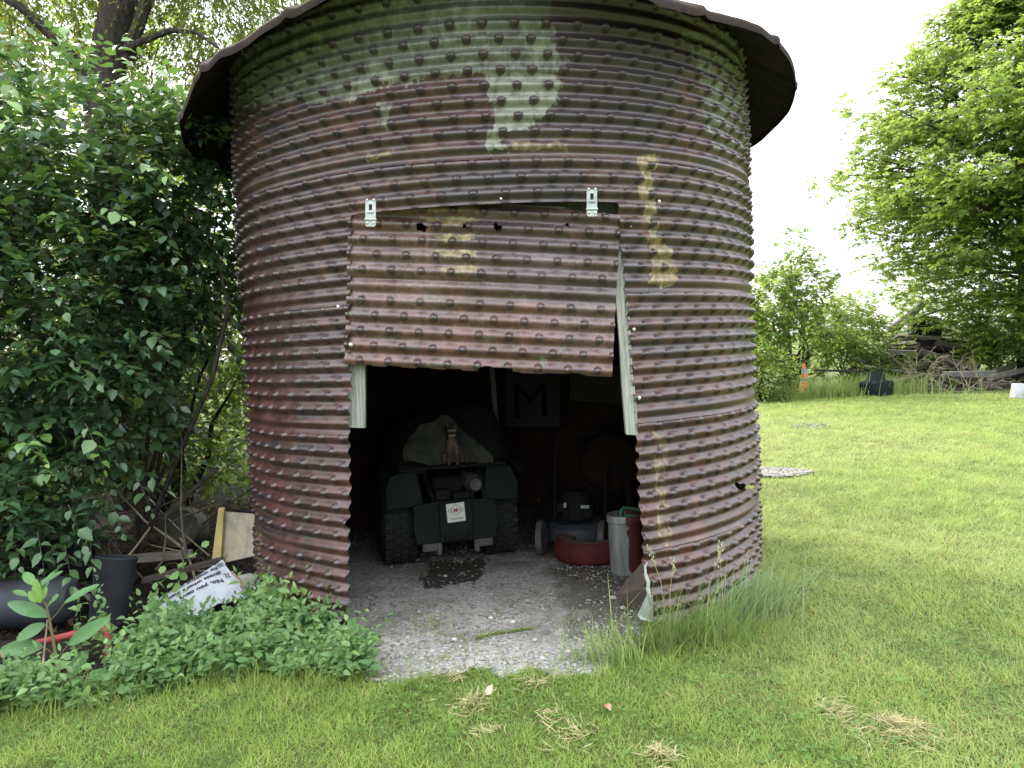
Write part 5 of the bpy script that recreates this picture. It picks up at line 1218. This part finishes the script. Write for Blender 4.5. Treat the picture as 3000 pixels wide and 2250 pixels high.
# long black drum lying on its side
c0, c1 = at(-330, 1850, 4.62), at(228, 1800, 4.70); dm_ = unit(c1 - c0); Ld = np.linalg.norm(c1 - c0)
o = thing('black_drum', 'big scuffed black plastic drum lying on its side behind the broad-leaved weed', 'drum', (c1[0], c1[1], 0))
R0 = .138; Mx = frame(np.cross(dm_, [0, 0, 1]), (0, 0, 1)); zc = R0
FR = np.stack([np.cross(dm_, [0, 0, 1]), [0, 0, 1], dm_], 1)
prof = [(.001, Ld), (R0 * .55, Ld - .004), (R0 * .8, Ld - .02), (R0 * .96, Ld - .07), (R0, Ld - .13), (R0 * 1.0, Ld * .62), (R0 * 1.03, Ld * .60), (R0 * 1.03, Ld * .56), (R0, Ld * .54), (R0, .1), (R0 * .9, .0), (.001, 0)]
MB().lathe(prof, (c0[0], c0[1], zc), 32, FR).build('shell', M_GREYPL, o, True, True)
MB().lathe([(.001, .012), (.03, .012), (.034, 0)], tuple(np.array([c1[0], c1[1], zc]) + np.array([0, 0, .09])), 14, FR).build('bung', M_BLACKPL, o, True, True)
c = gp(288, 1852); o = thing('black_tub', 'narrow open black plastic tub standing between the drum and the printed mailer', 'tub', (c[0], c[1] + .10, 0), R_(10))
MB().lathe([(.001, .01), (.100, .0), (.104, .02), (.110, .20), (.112, .37), (.118, .39), (.112, .40), (.106, .39), (.098, .03), (.001, .025)], (0, 0, 0), 36, rotm(R_(-9), R_(9), 0)).build('body', M_BLACKPL, o, False, True)
c = gp(70, 1735); o = thing('black_crate', 'black plastic bin half hidden under the mulberry leaves', 'bin', (c[0], c[1] + .25, 0), R_(20))
MB().box((0, 0, .22), (.62, .42, .42), None, 1.06, .03).build('body', M_BLACKPL, o, False, True)
MB().box((0, 0, .445), (.70, .48, .035), None, 1, .012).build('lid', M_GREYPL, o, False)
# red pipe loop
pts = [at(-60, 1940, 4.02), at(20, 1915, 4.05), at(110, 1884, 4.1), at(200, 1862, 4.14), at(270, 1842, 4.18), at(296, 1840, 4.2), at(312, 1852, 4.2), at(318, 1875, 4.19), at(316, 1940, 4.17)]
lay('red_pipe', MB().tube(pts, .0185, 12), M_RED, 'bent red painted pipe running behind the broad-leaved weed', 'pipe', None, True)
# framed pane leaning by the bin
o = thing('framed_pane', 'framed glass pane with a painted amber reflection leaning beside the bin wall', 'pane', gp(680, 1690)); 
q = [at(655, 1492, 5.75), at(752, 1500, 5.80), at(750, 1630, 5.66), at(640, 1655, 5.62)]
t = NT('reflection-tinted glass'); P = t.obj(); c = t.ramp(t.noise(P, 7, 5, .6, (1, 1, .5)), [(.35, (.20, .17, .09)), (.55, (.38, .32, .17)), (.75, (.55, .48, .28))])  # warm amber reflection painted into the pane's base colour
t.bsdf(c, .22, 0, None, .6); MB().poly(q, (0, .012, .003)).build('glass', t.m, o)
m = MB()
for a, b in ((0, 1), (3, 0), (3, 2)): m.tube([q[a] + np.array([0, -.012, 0]), q[b] + np.array([0, -.012, 0])], .009, 4)
m.build('frame', M_BLACKPL, o)
lay('pale_board', MB().poly([at(640, 1490, 5.66), at(656, 1490, 5.66), at(645, 1650, 5.56), at(618, 1660, 5.54)], (.004, .02, .004)), plain('yellowed board', (.60, .47, .18), (.42, .32, .12), .7, 0, 6), 'narrow yellowed board leaning against the framed pane', 'board')
# bucket base, planks, sticks, leaf litter
bc = at(524, 1548, 6.0); o = thing('tipped_bucket', 'dull grey bucket tipped over with its base to the viewer', 'bucket', (bc[0], bc[1], 0))
FB = frame([.25, -1, .25], (0, 0, 1)); FB = np.stack([FB[:, 0], FB[:, 2], FB[:, 1]], 1)
MB().lathe([(.001, .0), (.125, .0), (.14, .012), (.14, .0), (.15, -.02), (.175, -.33), (.185, -.34), (.17, -.34), (.135, -.03), (.001, -.02)], tuple(bc), 30, FB).build('body', plain('muddy grey plastic', (.08, .076, .06), (.045, .042, .033), .8, 0, 6), o, True, True)
for (u0, v0, u1, v1, d, w, mat, lab) in ((350, 1640, 560, 1622, 5.5, 34, M_PLANK, 'rotting plank lying flat in the leaf litter'), (420, 1700, 650, 1640, 5.25, 20, M_DARKWOOD, 'dark rotten batten just above the printed mailer'), (300, 1580, 470, 1575, 6.0, 30, M_DARKWOOD, 'short dark board at the back of the scrap heap')):
    a, b = at(u0, v0, d), at(u1, v1, d + .1); a[2] = max(a[2], .03); b[2] = max(b[2], .03); L_ = np.linalg.norm(b - a)
    lay('scrap_plank', MB().box((a + b) / 2, (L_, w / FOC * d * 2.2, .025), np.stack([unit(b - a), np.cross([0, 0, 1], unit(b - a)), [0, 0, 1]], 1)), mat, lab, 'plank', 'planks in the scrap heap')
for i in range(26):
    u0, v0 = r.uniform(290, 700), r.uniform(1480, 1700); d = r.uniform(5.2, 6.6); a = at(u0, v0, d); a[2] = max(.03, a[2]); az = r.uniform(0, PI); el = r.uniform(-.1, .9); L_ = r.uniform(.4, 1.1)
    dv = np.array([math.cos(az) * math.cos(el), .3 * math.sin(az), math.sin(el)]) * L_; k = np.linspace(0, 1, 6)[:, None]
    p = a + dv * (k - .4) + np.cumsum(r.normal(size=(6, 3)) * .018, 0); p[:, 2] = np.maximum(p[:, 2], .02)
    if (np.hypot(p[:, 0] - SX, p[:, 1] - SY) < 1.76).any(): continue
    m = MB().tube(p, np.linspace(.009, .003, 6) * r.uniform(.6, 1.3), 5)
    lay('fallen_branch', m, M_DRYTWIG if i % 3 == 0 else M_TWIG, ('pale' if i % 3 == 0 else 'dark') + ' bare fallen branch in the scrap heap under the shrubs', 'branch', 'fallen branches in the scrap heap', True)
m = MB(); m.tube([at(345, 1665, 5.2), at(400, 1600, 5.3), at(440, 1545, 5.45)], [.006, .007, .005], 6); lay('long_stick', m, M_DRYTWIG, 'long pale stick slanting up across the scrap heap', 'branch', None, True)
m = MB(); m.tube([at(475, 1520, 5.7), at(560, 1440, 5.8), at(640, 1370, 5.9)], [.022, .020, .016], 8); lay('dark_pole', m, M_DARKWOOD, 'dark pole propped diagonally above the tipped bucket', 'pole', None, True)
x = r.uniform(-3.6, -1.3, 5200); y = r.uniform(4.5, 8.5, 5200); ok = (np.hypot(x - SX, y - SY) > 1.74) & (y > lawn_left(x) + .35); x, y = x[ok], y[ok]; uu, vv = proj(np.stack([x, y, 0 * x], 1)); ok = ~((uu > 400) & (vv > 1700)); x, y = x[ok], y[ok]; n = len(x)
V_, F_, T_2 = leaves(OVATE, np.stack([x, y, .015 + .05 * r.random(n)], 1), r.normal(size=(n, 3)) * [1, 1, .35], np.array([0, -.2, 1.0]) + .6 * r.normal(size=(n, 3)), .025 + .03 * r.random(n), np.stack([r.random(n) ** 1.6, .0 * x, 0 * x], 1), r)
tag(link('leaf_litter', npmesh('leaf_litter', V_, F_, T_2), leafmat('litter', [(0, (.020, .014, .010)), (.6, (.055, .035, .02)), (1, (.15, .095, .05))], (.3, .2, .1), .1, .8, .2)), 'brown leaf litter under the shrubs', 'leaf litter', kind='stuff')
# pale rock and card by the mailer
for (u, v, d, s_, lab) in ((718, 1712, 5.28, .085, 'rounded pale rock between the printed mailer and the bin'), (745, 1735, 5.15, .05, 'small pale rock touching the bin wall by the mailer')):
    p = at(u, v, d); V = IV2 * (1 + (r.random((len(IV2), 1)) - .5) * .25) * np.array([1.2, .9, .8]) * s_ + p
    tag(link('rock', npmesh('rock', V, IF2), M_STONE, None, True, True), lab, 'rock')
# ------------------------------------------------------------------ the printed mailer
A_, B_, C_, D_ = at(446, 1768, 4.94), at(656, 1640, 5.18), at(724, 1746, 4.98), at(468, 1846, 4.62)
NN = unit(np.cross(D_ - A_, B_ - A_)); NN = NN if NN[1] < 0 else -NN
def sheet(s, t):
    s = np.asarray(s, float); t = np.asarray(t, float)
    p = ((1 - s) * (1 - t))[..., None] * A_ + (s * (1 - t))[..., None] * B_ + (s * t)[..., None] * C_ + ((1 - s) * t)[..., None] * D_
    sc, tc = np.clip(s, 0, 1), np.clip(t, 0, 1)
    bulge = .045 * (np.sin(PI * sc) ** .6) * (np.sin(PI * tc) ** .6) + .003 * np.sin(s * 9 + t * 3) + (fbm(s * 4, t * 4, 151, 2) - .5) * .010
    return p + bulge[..., None] * NN
mailer = thing('printed_mailer', 'crumpled white plastic mailer with upside-down black printing by the bin', 'package', (A_ + B_ + C_ + D_) / 4 * np.array([1, 1, 0]))
ns, nt_ = 50, 30
s_, t_ = np.meshgrid(np.linspace(0, 1, ns), np.linspace(0, 1, nt_))
se = s_ + (fbm(t_ * 5, 0 * t_, 153) - .5) * .10 * (s_ > .5) * s_ ; te = t_ + (fbm(s_ * 6, 0 * s_, 154) - .5) * .16 * (2 * t_ - 1)
P = sheet(se, te); idx = np.arange(ns * nt_).reshape(nt_, ns)
q = np.stack([idx[:-1, :-1], idx[:-1, 1:], idx[1:, 1:], idx[1:, :-1]], -1).reshape(-1, 4)
Pb = P - (NN * .035) * (np.sin(PI * s_) * np.sin(PI * t_))[..., None] ** .5 * 1.6 - NN * .004
link('front_sheet', npmesh('front_sheet', np.concatenate([P.reshape(-1, 3), Pb.reshape(-1, 3)]), np.concatenate([q, q[:, ::-1] + ns * nt_])), M_PAPER, mailer, True, True)
Lm, Wm = np.linalg.norm(B_ - A_), np.linalg.norm(D_ - A_) * .5 + np.linalg.norm(C_ - B_) * .5
def print_(V, F, s0, t0, name='printed_text'):
    """x runs from the right end leftwards, y towards the lower edge: upside-down as it lies"""
    s = s0 - V[:, 0] / Lm; t = t0 + V[:, 1] / Wm
    P = sheet(s, t) + NN * (.006 + V[:, 2:3] * 0)
    MB().add(P, F).build(name, M_INK, mailer)
for body, s0, t0 in (("No, you can't", .86, .50), ("guess what's inside", .88, .315), ("by shaking me", .875, .135)):
    V, F = text_mesh(body, .0455, 0, .0016); V[:, 0] *= 1.03; print_(V, F, s0, t0)
def strokes(rects, s0, t0, name):
    V = []; F = []
    for (x0, y0, x1, y1) in rects: k = len(V); V += [(x0, y0, 0), (x1, y0, 0), (x1, y1, 0), (x0, y1, 0)]; F.append((k, k + 1, k + 2, k + 3))
    print_(np.array(V), F, s0, t0, name)
strokes([(0, 0, .034, .004), (0, .030, .034, .034), (.008, 0, .013, .034), (.021, 0, .026, .034)], .965, .40, 'printed_mark')
strokes([(0, 0, .045, .003), (0, .042, .045, .045), (0, 0, .003, .045), (.042, 0, .045, .045)] + [(.008 + .0075 * k, .006, .0125 + .0075 * k, .039) for k in range(4)], .965, .06, 'printed_icon')
m = MB(); q = [(.99, .30), (1.02, .55), (.99, .85), (.93, .98)]
lay('card_edge', MB().tube([sheet(a, b) - NN * .02 for a, b in q], .014, 6), M_CARDB, 'brown card edge poking out below the printed mailer', 'card', None, True)

# ------------------------------------------------------------------ cone, shed and scrap on the right
c = gp(2358, 1158); o = thing('traffic_cone', 'faded orange traffic cone with two white bands at the far lawn edge', 'traffic cone', c, R_(12))
S = .74
def cr_(z): return .158 - (.158 - .03) * z / S
MB().box((0, 0, .018), (.36, .36, .036), None, 1, .01).build('base', M_BLACKPL, o, False)
def band(name, z0, z1, mat, e=0.0):
    MB().lathe([(cr_(z0) + e, z0), (cr_(z1) + e, z1)] if z1 < S else [(cr_(z0), z0), (cr_(z1), z1), (.018, z1 + .004), (.016, z0)], (0, 0, .036), 28).build(name, mat, o, False, True)
band('cone_body', 0, S, M_ORANGE); band('white_band', .30, .40, M_WHITEPL, .003); band('white_band', .49, .62, M_WHITEPL, .003)
# black tub under the poles
o = thing('black_planter', 'dark squat plastic pot slumped in the far grass', 'pot', gp(2568, 1160), R_(20))
MB().lathe([(.001, .0), (.30, .0), (.34, .10), (.36, .30), (.33, .34), (.20, .36), (.16, .50), (.14, .56), (.10, .56), (.08, .40), (.001, .38)], (0, 0, 0), 24, np.diag([1.15, .9, 1.0])).build('body', plain('dark slate plastic', (.010, .013, .016), (.018, .022, .026), .85, 0, 8, 0, None, .1), o, False, True)
def plank(u0, v0, d0, u1, v1, d1, w, th, mat, label, grp='planks in the scrap wood heap', name='plank'):
    a, b = at(u0, v0, d0), at(u1, v1, d1); L_ = np.linalg.norm(b - a); f = frame(b - a, (0, -.6, 1))
    lay(name, MB().box((a + b) / 2, (th, L_, w), f), mat, label, 'plank', grp)
plank(2760, 1098, 20.0, 2916, 1095, 20.2, .17, .04, plain('silver plank', (.34, .34, .33), (.24, .24, .235), .8, 0, 4), 'long silver-grey plank lying level across the scrap wood heap')
plank(2905, 1088, 20.5, 2975, 1072, 20.6, .14, .04, M_WOOD, 'short broken grey plank tilting up above the level one')
plank(2895, 1106, 20.1, 3060, 1072, 20.4, .13, .05, M_WOOD, 'grey plank sloping up to the right edge above the bucket')
plank(2908, 1130, 19.7, 2970, 1162, 19.5, .10, .04, M_PLANK, 'brown plank slanting down to the grass beside the bucket')
plank(2615, 1118, 19.8, 2712, 1095, 19.9, .05, .03, M_DRYTWIG, 'thin pale batten rising to the right in the brush')
plank(2533, 1073, 20.0, 2735, 1099, 20.0, .05, .03, M_WOOD, 'long thin pale batten sloping down to the right over the pot')
plank(2488, 1044, 20.2, 2550, 1064, 20.2, .06, .03, M_WOOD, 'short pale batten end showing beside the green bush')
plank(2385, 1084, 19.9, 2545, 1090, 20.1, .045, .03, M_DARKWOOD, 'level dark batten running behind the far grass')
plank(2424, 832, 21.5, 2461, 803, 21.3, .13, .05, M_WOOD, 'grey beam end sticking up out of the sapling')
for i in range(34):
    u = r.uniform(2770, 3080); v = r.uniform(1096, 1152); d = r.uniform(19.9, 21.2); du = r.uniform(60, 170); sl_ = r.normal() * 12
    plank(u - du / 2, v - sl_ / 2, d, u + du / 2, v + sl_ / 2, d + r.normal() * .25, r.uniform(.08, .16), .04, M_DARKWOOD if i % 3 else M_PLANK, 'dark weathered plank stacked low in the heap under the maple boughs')
# collapsed shed: slumped board roof over a black wall standing in for the shaded hollow
sh = thing('collapsed_shed', 'collapsed wooden shed with a slumped layered roof beneath the trees', 'shed', gp(2720, 1120))
m = MB()
for k in range(16):
    a, b = at(2596 + 6 * k + r.normal() * 8, 1016 - 5.2 * k + r.normal() * 3, 22.0 + .09 * k), at(2822 - 3 * k + r.normal() * 18, 1004 - 4.2 * k + r.normal() * 5, 22.1 + .09 * k)
    L_ = np.linalg.norm(b - a); m.box((a + b) / 2, (.20, L_, .035), frame(b - a, (r.normal() * .2, -.45, 1)))
m.build('roof', M_PLANK, sh)
m = MB(); a, b = at(2580, 1090, 22.7), at(2860, 1085, 22.9); zt_ = at(2700, 1000, 22.7)[2]
for k in range(17):
    p = a + (b - a) * (k + .5) / 17; h_ = zt_ * r.uniform(.85, 1.05); m.box((p[0], p[1] + r.normal() * .03, h_ / 2), (.20, .03, h_), rotm(0, r.normal() * .03, 0))
m.build('hollow_shade_wall', plain('hollow shade boards', (.030, .026, .022), (.014, .012, .011), .95, 0, 5), sh)
m = MB(); a, b = at(2595, 1017, 22.0), at(2790, 1011, 22.0); m.box((a + b) / 2, (.06, np.linalg.norm(b - a), .14), frame(b - a)); m.build('beam', M_DARKWOOD, sh)
plank(2598, 1008, 21.6, 2632, 987, 21.6, .14, .05, M_WOOD, 'short grey board jutting from the shed eave on the left', None)
lg = MB(); lg.tube([at(2608, 966, 21.4), at(2655, 935, 21.5), at(2700, 893, 21.7)], [.10, .115, .09], 10); lay('grey_log', lg, plain('grey log', (.19, .175, .15), (.11, .10, .085), .9, 0, 7, .4), 'thick grey log leaning on the collapsed shed roof', 'log', None, True)
lay('white_sheet', MB().poly([at(2683, 938, 22.0), at(2700, 939, 22.0), at(2707, 911, 22.1), at(2699, 914, 22.1)], (.02, .02, 0)), M_WHITEPL, 'scrap of white sheeting standing on the shed roof', 'sheet')
pc = at(2716, 968, 21.5); o = thing('culvert_pipe', 'black corrugated drain pipe end lying on the shed roof', 'pipe', pc)
FP = frame([-.35, -1, -.05], (0, 0, 1)); FP = np.stack([FP[:, 0], FP[:, 2], FP[:, 1]], 1); prof = []
for k in range(9): z = -.11 * k; prof += [(.34, z), (.37, z - .03), (.37, z - .06), (.34, z - .09)]
prof += [(.30, -.98), (.001, -.5), (.001, -.12), (.29, -.10), (.30, 0)]
MB().lathe(prof, (0, 0, 0), 30, FP, True).build('ribbed_wall', M_BLACKPL, o, False, True)
lay('roof_batten', MB().tube([at(2712, 940, 21.3), at(2762, 962, 21.3)], .035, 4), M_WOOD, 'grey batten sloping over the black drain pipe', 'batten')
c = gp(2983, 1166); o = thing('white_bucket', 'upturned white plastic bucket at the end of the plank heap', 'bucket', c)
MB().lathe([(.001, .30), (.125, .30), (.132, .29), (.15, .04), (.16, .035), (.16, .0), (.15, .0), (.125, .28), (.001, .285)], (0, 0, 0), 28, rotm(0, R_(4), 0)).build('body', M_WHITEPL, o, False, True)
MB().tube([(-.16, 0, .03), (-.12, -.11, .06), (0, -.17, .09), (.12, -.11, .06), (.16, 0, .03)], .005, 5).build('bail_handle', M_STEEL, o, False, True)
# bleached dead brush
def brush(name, label, u, v, d, n, L0, seed, mat):
    rr_ = np.random.default_rng(seed); c = at(u, v, d); c[2] = .0; m = MB()
    def grow(p, dr, L, rad, lev):
        k = 5; pts = [p]
        for i in range(k): dr = unit(dr + rr_.normal(size=3) * .22 + np.array([0, 0, -.06])); pts.append(pts[-1] + dr * L / k)
        pts = np.array(pts); pts[:, 2] = np.maximum(pts[:, 2], .01); m.tube(pts, np.linspace(rad, rad * .4, k + 1), 4, False)
        if lev > 0:
            for _ in range(4): i = rr_.integers(1, k + 1); grow(pts[i], unit(dr + rr_.normal(size=3) * .8), L * rr_.uniform(.35, .65), rad * .55, lev - 1)
    for i in range(n): a = rr_.uniform(0, 2 * PI); grow(c + np.array([rr_.normal() * .35, rr_.normal() * .2, 0]), unit([math.cos(a), math.sin(a) * .5, rr_.uniform(.3, 1.4)]), L0 * rr_.uniform(.6, 1.2), .014, 2)
    lay(name, m, mat, label, 'brush', 'dead brush in front of the scrap wood', True)
for i in range(12):
    u = r.uniform(2640, 2850); v = r.uniform(985, 1085); d = r.uniform(21.0, 21.8); an = r.uniform(-.5, .5); L_ = r.uniform(35, 85)
    plank(u - L_ * math.cos(an), v + L_ * math.sin(an), d, u + L_ * math.cos(an), v - L_ * math.sin(an), d + r.normal() * .3, r.uniform(.09, .18), .04, (M_PLANK, M_DARKWOOD, M_WOOD)[i % 3], 'broken weathered board tumbled down the front of the collapsed shed', 'boards fallen from the collapsed shed')
brush('dead_brush', 'tangle of bleached dead brush before the shed', 2700, 1150, 19.7, 9, 1.0, 401, M_DRYTWIG)
brush('dead_brush', 'low bare brush leaning over the silver plank', 2860, 1165, 19.5, 7, .75, 402, M_DRYTWIG)
brush('dead_brush', 'sparse bare brush spilling toward the far grass', 2640, 1160, 19.7, 6, .8, 403, M_DRYTWIG)
